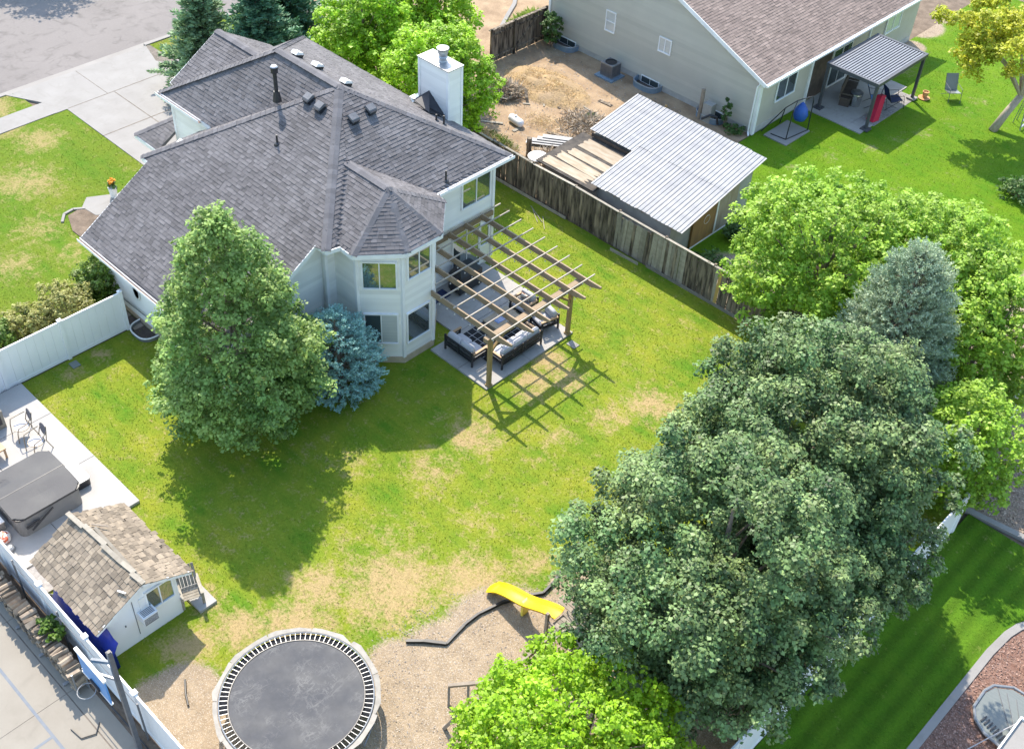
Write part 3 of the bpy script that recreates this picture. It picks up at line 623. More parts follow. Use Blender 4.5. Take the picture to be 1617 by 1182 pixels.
lawn('neighbor_lawn', 'lawn_grey', -3.9, 16.5, 10.35, 46, [(-1, 20.8, .55, .36), (-.2, 23, .55, .36), (.6, 25, .5, .36), (1.2, 26.6, .5, .36), (1.7, 28.2, .5, .36), (2.1, 30, .5, .36), (2.2, 31.8, .55, .36), (2.0, 33.3, .6, .36), (3.5, 22.5, 1.2, .2), (-2.5, 33.2, .8, .4)], [(-4.5, 38.4, 1.3, 1), (-4.7, 40.6, 1.2, 1), (-3.4, 35.9, .7, .8), (2.3, 11.9, 1.7, 1), (-.5, 23.4, .0001, 0)],
     lambda x, y: inr(x, y, -7.5, .3, 10, 17.4) | inr(x, y, -4, -.4, 25.6, 31) | inr(x, y, 9.2, 17, 5, 50), 150, 5, base_dry=.02,
     soil_fn=lambda x, y: np.clip((x - 8.6 + .8 * np.sin(y * .5) - .1 * (y - 20)) * .6, 0, 1), bl=.07)
lawn('right_lawn', 'lawn_right', 15.12, 20.2, -12, 7.55, [(16.5, 7.1, .5, .2)], [], lambda x, y: (x > 18.05 + np.clip(y - 3.2, 0, 9) ** 1.7 * .35), 190, 6, bl=.06)
slab_rect('street', 'asphalt', -52, -30.42, -60, 70, -.3, -.10)
for i, (a, c) in enumerate(((-60, -2.4), (5.2, 70))):
    slab_rect('curb', 'concrete', -30.15, -29.95, a, c, -.3, .05)
slab_rect('curb', 'concrete', -30.15, -29.95, -2.39, 5.19, -.3, -.06)
slab_rect('gutter', 'concrete', -30.45, -30.151, -60, 70, -.3, -.085)
slab_rect('sidewalk', 'pale_concrete', -28.25, -27.0, -60, -1.5, -.1, .03)
slab_rect('sidewalk', 'pale_concrete', -28.25, -27.0, 5.5, 70, -.1, .03)
b = MB(); b.prism([(-29.94, -2.4), (-28.26, -1.5), (-26.98, -1.5), (-26.98, 5.5), (-28.26, 4.7), (-29.94, 5.2)], -.1, .026); struct('driveway_apron', b, 'pale_concrete')
for x0, x1 in ((-26.97, -23.83), (-23.81, -20.4), (-20.38, -17.5)):
    for y0, y1 in ((-.95, 1.53), (1.55, 6.0)):
        slab_rect('driveway_slab', 'pale_concrete', x0, x1, y0, y1, -.1, .03)
b = MB()
b.bx(-29.9, -17.6, -.9, 5.4, -.09, .02); struct('driveway_joint', b, 'seam')
b = MB(); b.bx(-27.01, -26.96, -.9, 5.4, .0265, .0335); b.bx(-29.9, -27.0, 1.2, 1.23, .0265, .030); b.bx(-23.85, -23.79, -.95, 6, .0305, .0335); b.bx(-26.9, -17.5, 1.515, 1.565, .0305, .0338); struct('driveway_seam', b, 'seam')
b = MB(); b.prism([(-20.4, -.97), (-17.8, -.97), (-17.8, -3.2), (-18.6, -4.5), (-19.5, -4.6), (-20.0, -4.1), (-19.4, -3.0), (-19.3, -1.6)], -.1, .05); struct('front_walk', b, 'pale_concrete')
b = MB(); b.prism([(-19.5, -4.65), (-18.2, -3.6), (-16.5, -3.3), (-14.0, -3.3), (-14.0, -5.6), (-18.3, -5.75), (-19.35, -5.35)], -.1, .035); struct('planting_bed', b, 'soil')
b = MB(); [b.bar((*p, .03), (*q, .03), .11, .07) for p, q in (((-19.35, -4.55), (-19.62, -4.95)), ((-19.62, -4.95), (-19.55, -5.4)), ((-19.55, -5.4), (-19.1, -5.75)))]; struct('bed_curb', b, 'pale_concrete')
# back patio, tub pad, court
for y0, y1 in ((0., 2.29), (2.31, 4.63)):
    for x0, x1 in ((-2.95, -1.51), (-1.49, 0.)):
        slab_rect('patio_slab', 'patio_concrete', x0, x1, y0, y1, -.1, .07)
slab_rect('patio_slab', 'patio_concrete', -5.6, -2.97, 1.3, 4.63, -.1, .07)
b = MB(); b.bx(-2.96, -.01, .01, 4.62, -.09, .055); struct('patio_joint', b, 'seam')
slab_rect('patio_slab', 'patio_concrete', -5.6, -2.6, 4.645, 5.2, -.1, .05)
for x0, x1 in ((-11.36, -9.36), (-9.34, -6.61), (-6.59, -3.9)):
    for y0, y1 in ((-14.29, -11.8), (-15.9, -14.31)):
        slab_rect('tub_pad_slab', 'pad_concrete', x0, x1, y0, y1, -.1, .11)
b = MB(); b.bx(-11.34, -3.92, -15.88, -11.83, -.09, .09); struct('tub_pad_joint', b, 'seam')
b = MB(); b.bx(-11.45, -11.365, -15.9, -11.8, -.1, .06); b.bx(-3.89, -2.7, -15.9, -12.9, -.1, .06); struct('gravel_strip', b, 'grey_pebble')
slab_rect('playhouse_slab', 'pad_concrete', -3.88, 1.0, -12.88, -12.3, -.1, .09)
slab_rect('soil_strip', 'soil', -12, 12, -17.02, -16.2, -.1, -.01)
xs = [-9.2, -5.93, -2.62, .69, 4.0, 7.3]
for x0, x1 in zip(xs[:-1], xs[1:]):
    slab_rect('court_slab', 'court_concrete', x0 + .006, x1 - .006, -17.05, -16.5, -.1, .0)
    slab_rect('court_slab', 'court_concrete', x0 + .006, x1 - .006, -22.2, -17.085, -.1, .0)
b = MB(); b.bx(-9.2, 7.3, -22.2, -16.51, -.09, -.012); struct('court_joint', b, 'seam')
b = MB(); b.bx(-3.5, 5.4, -18.04, -17.96, .0005, .004); b.bx(1.56, 1.64, -22, -18.041, .0005, .004); struct('court_line', b, 'court_paint')
b = MB(); b.bx(-17.3, -3.95, 10.2, 21.8, -.07, .005); struct('side_yard', b, 'pale_dirt')
b = MB(); b.bx(-29, -17.32, 8, 30, -.07, -.02); struct('neighbor_front_yard', b, 'pale_dirt')
# right-hand neighbour: curbs and mulch beds
def curve_strip(name, m, pts, wd, z0, z1):
    b = MB(); pts = [Vector((*p, 0)) for p in pts]; L, R_ = [], []
    for i, p in enumerate(pts):
        d = (pts[min(i + 1, len(pts) - 1)] - pts[max(i - 1, 0)]).normalized(); s = Vector((-d.y, d.x, 0)) * wd / 2; L.append(p + s); R_.append(p - s)
    for i in range(len(pts) - 1):
        b.prism([(L[i].x, L[i].y), (R_[i].x, R_[i].y), (R_[i + 1].x, R_[i + 1].y), (L[i + 1].x, L[i + 1].y)], z0, z1 + (i % 2) * .0012)
    return struct(name, b, m)
ccurve = [(18.22, -9 + i * .8) for i in range(16)] + [(18.3, 4.0), (18.42, 4.5), (18.68, 5.0), (19.1, 5.5), (19.7, 5.9), (20.6, 6.2), (22, 6.4)]
curve_strip('lawn_curb', 'pale_concrete', ccurve, .24, -.1, .055)
curve_strip('lawn_curb', 'pale_concrete', [(14.95 + i * .9, 7.64 + .13 * i) for i in range(9)], .22, -.1, .055)
b = MB(); b.prism([(18.2, -12), (27, -12), (27, 6.4), (22, 6.4), (20.6, 6.15), (19.6, 5.85), (19.0, 5.4), (18.6, 4.9), (18.36, 4.3), (18.22, 3.6)], -.1, .012); struct('mulch_bed', b, 'red_mulch')
b = MB(); b.prism([(14.9, 7.7), (22.5, 8.8), (26, 16), (14.1, 16), (14.1, 10)], -.1, .014); struct('bark_bed', b, 'tan_mulch')
chips('red_bark_chips', 'chip_red', lambda P: P[:, 0] > 18.36 + np.clip(P[:, 1] - 3.4, 0, 9) ** 1.8 * .3, 18.3, 21.2, -3, 5.6, 9000, .065, 11, z=.015)
chips('tan_bark_chips', 'chip_tan', lambda P: P[:, 1] > 7.85 + (P[:, 0] - 14.95) * .145, 14.2, 18.5, 7.8, 13, 8000, .075, 12, z=.016)
chips('play_area_pebbles', 'pebble', lambda P: ((P[:, 0] - 7.8) / 2.6) ** 2 + ((P[:, 1] + 9.5) / 4.6) ** 2 < 1, 5, 11, -14.5, -4.5, 5200, .045, 13, z=.005)
chips('side_yard_stones', 'pebble', lambda P: P[:, 0] > -1e9, -16.5, -7.5, 10.6, 21, 3500, .07, 14, z=.006)
chips('gravel_by_white_fence', 'grey_pebble', lambda P: P[:, 0] > -1e9, -11.46, -11.36, -14.2, -11.8, 500, .05, 15, z=.062)

# ------------------------------------------------------------------ main house
house = thing('house', 'white sided two storey house with grey shingle hip roof and corner bay', 'house', (-10, 0, 0))
ZE = 5.1
A_, B_ = (-12.95, 1.44, 7.77), (-9.3, 1.44, 7.77)
CR, CL, FR, G_ = (-4.82, 5.92, ZE), (-4.82, -3.04, ZE), (-17.43, 5.92, ZE), (-17.43, -1.3, ZE)
VT, P0, P5 = (-7.0, -.25, 6.4), (-4.82, -2.52, ZE + .004), (-4.85, 2.04, ZE)
C1 = (-14.7, -3.96, 4.53)
BA = (-4.8, -.25, 6.4)
p0, p1, p2, p3, p4, p5 = (-4.70, -2.53, ZE), (-4.04, -2.55, ZE), (-2.9, -1.12, ZE), (-2.9, .54, ZE), (-4.32, 2.0, ZE), (-4.83, 2.04, ZE)
GT, GV = (-17.85, 2.0, 6.5), (-15.1, 2.0, 6.49)
planes = [
    [FR, CR, B_, A_], [B_, CR, P5, VT], [B_, VT, P0, CL],
    [CL, (-5.33, -3.04, ZE), (-5.33, -7.2, 2.586), (-14.25, -7.2, 2.586), (-14.25, -3.96, 4.53), C1, B_],
    [B_, C1, (-14.7, -1.3, 4.53), (-13.75, -1.3, ZE)],
    [G_, (-13.75, -1.3, ZE), B_, A_], [G_, A_, FR],
    [VT, BA, p1, P0], [BA, p2, p1], [BA, p3, p2], [BA, p4, p3], [VT, P5, p4, BA],
    [(-17.85, -.45, 5.03), GT, GV, (-17.4, -.45, 5.03)], [(-17.85, 4.45, 5.03), (-17.4, 4.45, 5.03), GV, GT],
    [(-18.75, -2.0, 2.85), (-17.05, -2.0, 2.85), (-17.05, -.7, 3.6), (-17.7, -.7, 3.6)], [(-18.75, -2.0, 2.85), (-17.7, -.7, 3.6), (-17.7, 5, 3.6), (-18.75, 5, 2.85)],
]
dk = MB(); sh = MB(); rr = random.Random(3)
for P in planes:
    P = [Vector(p) for p in P]; n = newell(P)
    if n.z < 0: P.reverse(); n = -n
    dk.slab([p - n * .012 for p in P], .10, n)
    courses(sh, P, .14, .018, .225, rnd=rr)
roof = dk.build('roof', 'shingle', house)
sh.build('shingle_course', 'shingle', roof, kind='stuff')
cp = MB()
for a, c in ((B_, CR), (B_, CL), (A_, B_), (A_, G_), (A_, FR), (B_, C1), (VT, BA), (BA, p1), (BA, p2), (BA, p3), (BA, p4), (GT, GV), ((-18.75, -2.0, 2.85), (-17.7, -.7, 3.6))):
    caps(cp, a, c, rnd=rr)
for a, c in ((VT, P0), (VT, P5)):
    caps(cp, a, c, w=.13, lift=.006, drop=-.38, rnd=rr)
cp.build('ridge_cap', 'ridge_cap', roof, kind='stuff')
# core walls under the siding
wl = MB()
wl.prism([(-13.6, -2.65), (-5.42, -2.65), (-5.42, 5.58), (-13.6, 5.58)], 0, 5.0); wl.prism([(-14.3, -2.65), (-13.61, -2.65), (-13.61, -1.01), (-14.3, -1.01)], 0, 4.6)
wl.prism([(-17.0, -1.0), (-14.31, -1.0), (-13.61, -.9), (-13.61, 5.58), (-17.0, 5.58)], 0, 4.95)
wl.prism([(-5.41, -2.25), (-4.25, -2.25), (-3.15, -1.12), (-3.15, .28), (-4.35, 1.55), (-5.41, 1.55)], .28, 5.02)
def shed_poly(x): return [(x, -6.85, .0), (x, -2.66, .0), (x, -2.66, 5.15), (x, -6.85, 2.68)]
a, c = shed_poly(-13.9), shed_poly(-5.66)
wl.add(a + c, [(0, 1, 2, 3), (7, 6, 5, 4), (0, 4, 5, 1), (1, 5, 6, 2), (2, 6, 7, 3), (3, 7, 4, 0)])
wall = wl.build('wall', 'siding', house)
sd_ = MB()
def sidewall(mb, p, q, z0, z1a, n, z1b=None, exp=.17, lift=.014):
    z1b = z1a if z1b is None else z1b
    courses(mb, [(p[0], p[1], z0), (q[0], q[1], z0), (q[0], q[1], z1b), (p[0], p[1], z1a)], exp, lift, None, n=n, top=.003)
g = .006
bayw = [(-4.25, -2.25), (-3.15, -1.12), (-3.15, .28), (-4.35, 1.55)]
def out(p, q):
    d = Vector((q[0] - p[0], q[1] - p[1], 0)).normalized(); return Vector((d.y, -d.x, 0))
sidewall(sd_, (-13.9, -6.856), (-5.66, -6.856), .25, 2.56, (0, -1, 0))
sidewall(sd_, (-5.654, -6.85), (-5.654, -2.66), .25, 2.62, (1, 0, 0), 5.02)
sidewall(sd_, (-5.65, -2.656), (-5.42, -2.656), .25, 4.98, (0, -1, 0))
sidewall(sd_, (-5.414, -2.65), (-5.414, -2.25), .25, 4.98, (1, 0, 0))
sidewall(sd_, (-5.41, -2.256), (-4.25, -2.256), .28, 4.98, (0, -1, 0))
for i in range(3):
    n = out(bayw[i], bayw[i + 1]); o = n * g
    sidewall(sd_, (bayw[i][0] + o.x, bayw[i][1] + o.y), (bayw[i + 1][0] + o.x, bayw[i + 1][1] + o.y), .28, 4.98, n)
sidewall(sd_, (-5.41, 1.556), (-4.35, 1.556), .28, 4.98, (0, 1, 0))
sidewall(sd_, (-5.414, 1.55), (-5.414, 5.58), .1, 4.98, (1, 0, 0))
sidewall(sd_, (-17.006, -1.0), (-17.006, 5.58), .1, 4.9, (-1, 0, 0)); sidewall(sd_, (-17.0, -1.006), (-14.31, -1.006), .1, 4.95, (0, -1, 0))
sidewall(sd_, (-14.306, -2.65), (-14.306, -1.0), .1, 4.4, (-1, 0, 0)); sidewall(sd_, (-13.906, -6.85), (-13.906, -2.66), .1, 2.62, (-1, 0, 0), 5.02)
sidewall(sd_, (-17.0, 5.586), (-5.42, 5.586), .1, 4.98, (0, 1, 0))
sd_.build('siding_course', 'siding', wall, kind='stuff')
ft = MB(); ft.bx(-13.92, -5.62, -6.88, -6.6, -.1, .22); ft.build('foundation', 'foundation', house)
ft = MB(); ft.prism([(-5.41, -2.3), (-4.23, -2.3), (-3.1, -1.14), (-3.1, .31), (-4.33, 1.6), (-5.41, 1.6)], -.1, .279); ft.build('foundation', 'foundation', house)
# fascia, gutters, corner boards
fa = MB()
def fascia(a, c, h=.17, d=.03, dz=-.10):
    a, c = Vector(a), Vector(c); fa.bar(a + Vector((0, 0, dz)), c + Vector((0, 0, dz)), d, h)
for a, c in ((CL, (-5.33, -3.04, ZE)), ((-5.33, -3.04, ZE), (-5.33, -7.2, 2.586)), ((-14.25, -3.9, 4.56), (-14.25, -7.2, 2.586)), (CL, p0), (p0, p1), (p1, p2), (p2, p3), (p3, p4), (p4, p5), (p5, CR), (CR, FR), (FR, G_), (G_, (-13.9, -1.3, ZE)), (C1, (-14.25, -3.96, 4.53)), (C1, (-14.7, -1.3, 4.53)),
             ((-17.87, -.45, 5.03), GT), ((-17.87, 4.45, 5.03), GT), ((-18.77, -2.0, 2.85), (-17.05, -2.02, 2.85)), ((-18.77, -2, 2.85), (-18.77, 5, 2.85))):
    fascia(a, c)
fa.build('fascia', 'trim', house)
sf = MB()
sf.prism([(-5.5, -3.0), (-4.9, -3.0), (-4.75, -2.5), (-4.06, -2.5), (-2.95, -1.1), (-2.95, .52), (-4.33, 1.96), (-4.86, 2.02), (-4.86, 5.85), (-17.3, 5.85), (-17.3, -1.25), (-13.9, -1.25), (-13.9, -2.9)], 4.955, 4.985); sf.bx(-14.2, -5.36, -7.15, -6.86, 2.42, 2.45)
sf.build('soffit', 'trim', house)
for x, y in ((-5.41, -2.66), (-4.25, -2.26), (-3.145, -1.125), (-3.145, .285), (-5.4, 5.57), (-17.0, -1.01)):
    cb = MB(); cb.bx(x - .055, x + .06, y - .065, y + .055, .27, 4.97); cb.build('corner_trim', 'trim', house)
cb = MB(); cb.bx(-5.71, -5.63, -6.9, -6.82, .2, 2.5); cb.build('corner_trim', 'trim', house)
def gutter(x0, y0, x1, y1, z, n):
    gt = MB(); gb = MB()
    n = Vector(n); p, q = Vector((x0, y0, z)), Vector((x1, y1, z))
    gt.bar(p + n * .13, q + n * .13, .012, .12); gt.bar(p + n * .02, q + n * .02, .012, .12)
    gb.bar(p + n * .075 - V(0, 0, .035), q + n * .075 - V(0, 0, .035), .1, .02); go = gt.build('gutter', 'trim', house); gb.build('gutter_bottom', 'gutter_brown', go)
gutter(-14.25, -7.22, -5.33, -7.22, 2.56, (0, -1, 0)); gutter(-4.80, 2.06, -4.80, 5.95, 5.07, (1, 0, 0)); gutter(-17.45, -1.32, -14.5, -1.32, 5.07, (0, -1, 0))
# windows of the house
d1 = Vector((bayw[1][0] - bayw[0][0], bayw[1][1] - bayw[0][1], 0)); u1 = d1.normalized(); n1 = out(bayw[0], bayw[1]); c1 = Vector((*bayw[0], 0)) + d1 * .5 + n1 * .02
window(house, c1 + V(0, 0, 4.02), u1, n1, 1.18, 1.15); window(house, c1 + V(0, 0, 1.62), u1, n1, 1.18, 1.35, glass=('dark_glass', 'blind'))
window(house, (-3.13, -.39, 4.25), (0, 1, 0), (1, 0, 0), 1.05, 1.05); window(house, (-3.13, -.45, 1.55), (0, 1, 0), (1, 0, 0), 1.08, 1.35, cols=1, glass='glass')
window(house, (-5.40, 4.62, 3.83), (0, 1, 0), (1, 0, 0), 1.5, 1.15); window(house, (-5.40, 4.15, 1.22), (0, 1, 0), (1, 0, 0), 1.5, 2.05, name='patio_door', gap=.035)
window(house, (-5.40, 5.1, 1.5), (0, 1, 0), (1, 0, 0), .55, 1.0, cols=1)
# oval window, meter and pipes on the left wall
ov = MB(); ov.lathe((0, 0, 0), [(.001, .0), (.30, .0), (.36, .03), (.36, .05), (.30, .05)], 24)
ov.v = [(-11.32 + x * .62, -6.87 - z, 1.62 + y * 1.15) for x, y, z in ov.v]; o = ov.build('oval_window', 'trim', house, smooth=True)
gl = MB(); gl.lathe((0, 0, 0), [(.001, .02), (.30, .02), (.30, .0)], 24); gl.v = [(-11.32 + x * .6, -6.87 - z - .03, 1.62 + y * 1.1) for x, y, z in gl.v]; gl.build('pane', 'dark_glass', o)
mt = MB(); mt.bx(-10.05, -9.75, -7.05, -6.87, .55, 1.15); mt.bx(-10.0, -9.8, -7.08, -7.05, .75, 1.0); mt.build('meter_box', 'steel_grey', house)
pp = MB(); pp.tube([(-12.5, -6.93, .6), (-11.6, -6.95, .7), (-10.9, -6.95, .72), (-10.2, -6.95, 1.0), (-9.9, -6.95, .9)], .025, 6); pp.build('wall_pipe', 'steel_grey', house)
# ---- roof fittings: each vent and pipe is fixed to the house
def vent(x, y, z, nx, ny, m='black_metal', top=None):
    b = MB(); n = Vector((nx * .514, ny * .514, .857)); u = n.cross(V(0, 0, 1)).normalized(); v = u.cross(n); v = -v if v.z > 0 else v; R = Matrix((u, v, n)).transposed(); c = Vector((x, y, z))
    b.box(c + n * .01, (.38, .42, .02), R=R); b.box(c + n * .105 + v * .03, (.29, .29, .19), R=R)
    f = b.build('roof_vent', m, house); h = MB()
    T = [c + n * .21 - v * .17 - u * .165, c + n * .21 - v * .17 + u * .165, c + n * .22 + v * .08 + u * .165, c + n * .22 + v * .08 - u * .165, c + n * .16 + v * .18 - u * .165, c + n * .16 + v * .18 + u * .165, c + n * .07 - v * .22 - u * .165, c + n * .07 - v * .22 + u * .165]
    h.add(T, [(0, 1, 2, 3), (3, 2, 5, 4), (6, 7, 1, 0), (0, 3, 4, 6), (1, 7, 5, 2)]); h.build('vent_hood', top or 'steel_grey', f)
zl = lambda y: 7.77 - .6 * (1.44 - y); zr = lambda x: 7.77 - .6 * (x + 9.3); zb = lambda y: 7.77 - .6 * (y - 1.44)
vent(-9.95, .55, zl(.55), 0, -1, top='dark_steel'); vent(-9.25, .5, zl(.5), 0, -1, top='dark_steel'); vent(-8.1, 1.0, zr(-8.1), 1, 0, top='dark_steel'); vent(-8.15, 1.85, zr(-8.15), 1, 0, top='dark_steel')
for x in (-12.5, -11.3, -9.65): vent(x, 1.98, zb(1.98), 0, 1, top='white_paint')
st = MB(); st.lathe((-11.3, .08, 0), [(.17, 6.8), (.11, 7.2), (.075, 7.2), (.075, 7.95), (.13, 7.95), (.14, 8.17), (.09, 8.19)], 14); s_ = st.build('flue_pipe', 'black_metal', house, smooth=False)
st = MB(); st.lathe((-11.3, .08, 0), [(.14, 8.18), (.10, 8.22), (.001, 8.23)], 14); st.build('flue_cap', 'galv', s_)
for x, y, z, h in ((-9.75, -1.17, zl(-1.17), .42), (-5.05, 2.72, zr(-5.05), .5), (-7.37, 4.4, zb(4.4), .35), (-7.06, 4.5, zb(4.5), .45)):
    st = MB(); st.lathe((x, y, z - .05), [(.13, 0), (.11, .08), (.04, .12), (.035, h), (.001, h)], 10); st.build('vent_pipe', 'black_metal', house)
# chimney
ch = MB(); ch.bx(-9.6, -8.0, 5.6, 6.3, 0, 7.36); c_ = ch.build('chimney', 'siding', house)
cs = MB(); sidewall(cs, (-9.6, 5.594), (-8.0, 5.594), 4.8, 7.34, (0, -1, 0)); sidewall(cs, (-7.994, 5.6), (-7.994, 6.3), 2.5, 7.34, (1, 0, 0)); sidewall(cs, (-9.606, 5.6), (-9.606, 6.3), 2.5, 7.34, (-1, 0, 0)); cs.build('chimney_siding', 'siding', c_, kind='stuff')
for x, y in ((-9.6, 5.6), (-8.0, 5.6), (-8.0, 6.3), (-9.6, 6.3)): cs = MB(); cs.bx(x - .045, x + .05, y - .05, y + .045, 2.5, 7.35); cs.build('chimney_trim', 'trim', c_)
cs = MB(); cs.bx(-9.67, -7.93, 5.53, 6.37, 7.362, 7.40); cs.build('chimney_cap', 'galv', c_)
cs = MB(); cs.lathe((-8.72, 6.0, 7.4), [(.17, 0), (.15, .04), (.15, .14), (.19, .17), (.15, .22), (.19, .3), (.2, .36), (.18, .44), (.24, .46), (.24, .54), (.001, .58)], 18); cs.build('chimney_pot', 'galv', c_, smooth=False)
cs = MB(); cs.slab([(-9.35, 5.585, 5.75), (-8.15, 5.585, 5.45), (-8.3, 4.9, 5.75), (-9.2, 4.9, 5.95), (-9.05, 5.585, 6.15)], .02, (0, -.3, .95)); cs.build('chimney_saddle_shade', 'black_vinyl', c_)  # saddle panel coloured black for the shadow lying on it
cs = MB(); cs.bar((-9.9, 5.45, 5.62), (-9.62, 5.45, 5.62), .3, .03); cs.bar((-9.75, 5.3, 5.5), (-9.62, 5.55, 5.72), .3, .02); cs.build('chimney_flashing', 'galv', c_)
# window well by the left wall
ww = thing('window_well', 'white rimmed window well against the left wall beside the white fence', 'window well', (-10.9, -7.2, 0))
def well(root, cx, cy, rx, ry, a0, a1, h0, h1, m, rim, inner, iz):
    b = MB(); k = 18
    P = [(cx + rx * math.copysign(abs(math.cos(t)) ** .7, math.cos(t)), cy + ry * math.copysign(abs(math.sin(t)) ** .7, math.sin(t))) for t in [a0 + (a1 - a0) * i / k for i in range(k + 1)]]
    for i in range(k):
        (x0, y0), (x1, y1) = P[i], P[i + 1]
        b.add([(x0, y0, h0), (x1, y1, h0), (x1, y1, h1), (x0, y0, h1)], [(0, 1, 2, 3)])
        f = .93; q = [(cx + (x - cx) * f, cy + (y - cy) * f) for x, y in (P[i], P[i + 1])]
        b.add([(*q[0], h0), (*q[1], h0), (*q[1], h1), (*q[0], h1), (x0, y0, h1), (x1, y1, h1)], [(3, 2, 1, 0), (3, 2, 5, 4)])
    b.build('well_wall', m, root)
    b = MB(); b.tube([(x, y, h1) for x, y in P], .03, 6); b.build('rim', rim, root)
    b = MB(); b.add([(*p, iz) for p in P], [tuple(range(len(P)))]); b.build('well_floor', inner, root)
well(ww, -10.9, -6.9, .62, .62, -PI, 0, 0, .16, 'steel_grey', 'white_paint', 'dark_brown', .02)

for k in range(5):
    tag(slab_rect('stepping_board', 'dark_brown' if k % 2 else 'grey_timber', -13.3 + k * .42, -12.92 + k * .42, -7.32 + .03 * (k % 2), -6.93, -.02, .05), 'worn brown stepping board in the gap between white fence and house wall', 'stepping board', 'stepping boards by the left wall')
for o in list(bpy.data.objects):
    if o.name.startswith('stepping_board'): del o['kind']

# ------------------------------------------------------------------ pergola over the patio
pg = thing('pergola', 'weathered timber pergola of beams and slats over the back patio', 'pergola', (0, 2.4, 0))
ZP = 2.45
for x, y in ((-.09, .2), (-.09, 4.42)):
    b = MB(); b.box((x, y, 1.16), (.14, .14, 2.32)); b.box((x, y, .10), (.2, .2, .08)); b.build('post', 'post_wood', pg)
    for dy in (-1, 1):
        yy = y + dy * .75
        if dy < 0 and y < 1 or dy > 0 and y > 4: continue
        b = MB(); b.bar((x, y, 1.65), (x, yy, 2.28), .09, .09); b.build('brace', 'post_wood', pg)
b = MB(); b.bx(-.2, .02, -.05, 4.9, 2.24, 2.44); b.build('header_beam', 'pergola_wood', pg)
b = MB(); b.bx(-5.38, -5.30, 1.75, 5.55, 2.28, 2.5); b.build('ledger', 'pergola_wood', pg)
BY = (.18, 1.25, 2.1, 3.08, 3.96, 4.82)
for i, y in enumerate(BY):
    x0 = -3.08 if y < .3 else (-3.45 if y < 1 else (-4.1 if y < 1.5 else -5.3))
    b = MB(); h = .25
    side = [(x0, ZP), (.55, ZP), (.62, ZP + .07), (.70, ZP + .07), (.95, ZP + .17), (.95, ZP + h), (x0, ZP + h)]
    n = len(side); b.add([(x, y - .03, z) for x, z in side] + [(x, y + .03, z) for x, z in side], [tuple(range(n)), tuple(reversed(range(n, 2 * n)))] + [((k + 1) % n, k, n + k, n + (k + 1) % n) for k in range(n)])
    b.build('beam', 'pergola_wood', pg)
for i, x in enumerate((.28, -.42, -1.12, -1.82, -2.53, -3.23, -3.94, -4.66, -5.24)):
    y0 = (-.14, -.1, -.05, .06, .1, .3, 1.2, 1.85, 1.75)[i]; y1 = 5.22 + .08 * i
    board('slat', pg, 'slat_wood', (x, y0, ZP + .2505), (x, y1, ZP + .2505), .042, .045)
sl = thing('string_lights', 'string of tiny clear bulbs hung along the pergola beams', 'string lights', (-2, 2.4, 2.4))
b = MB(); bl = MB(); bl.lathe((0, 0, 0), [(.001, -.035), (.022, -.022), (.026, 0), (.014, .022), (.012, .035)], 8); blm = bl.mesh('bulb', 'white_paint', smooth=True)
for y in BY:
    x0 = -3.0 if y < 1 else (-4.0 if y < 1.5 else -5.2); k = int((.5 - x0) / .38)
    pts = [(x0 + (.5 - x0) * i / k, y - .045, ZP - .02 - (.02 if i % 2 else 0)) for i in range(k + 1)]; b.tube(pts, .005, 4, cap=False)
    for p in pts: inst(blm, 'bulb', sl, (p[0], p[1], p[2] - .035))
b.build('cord', 'black_vinyl', sl)
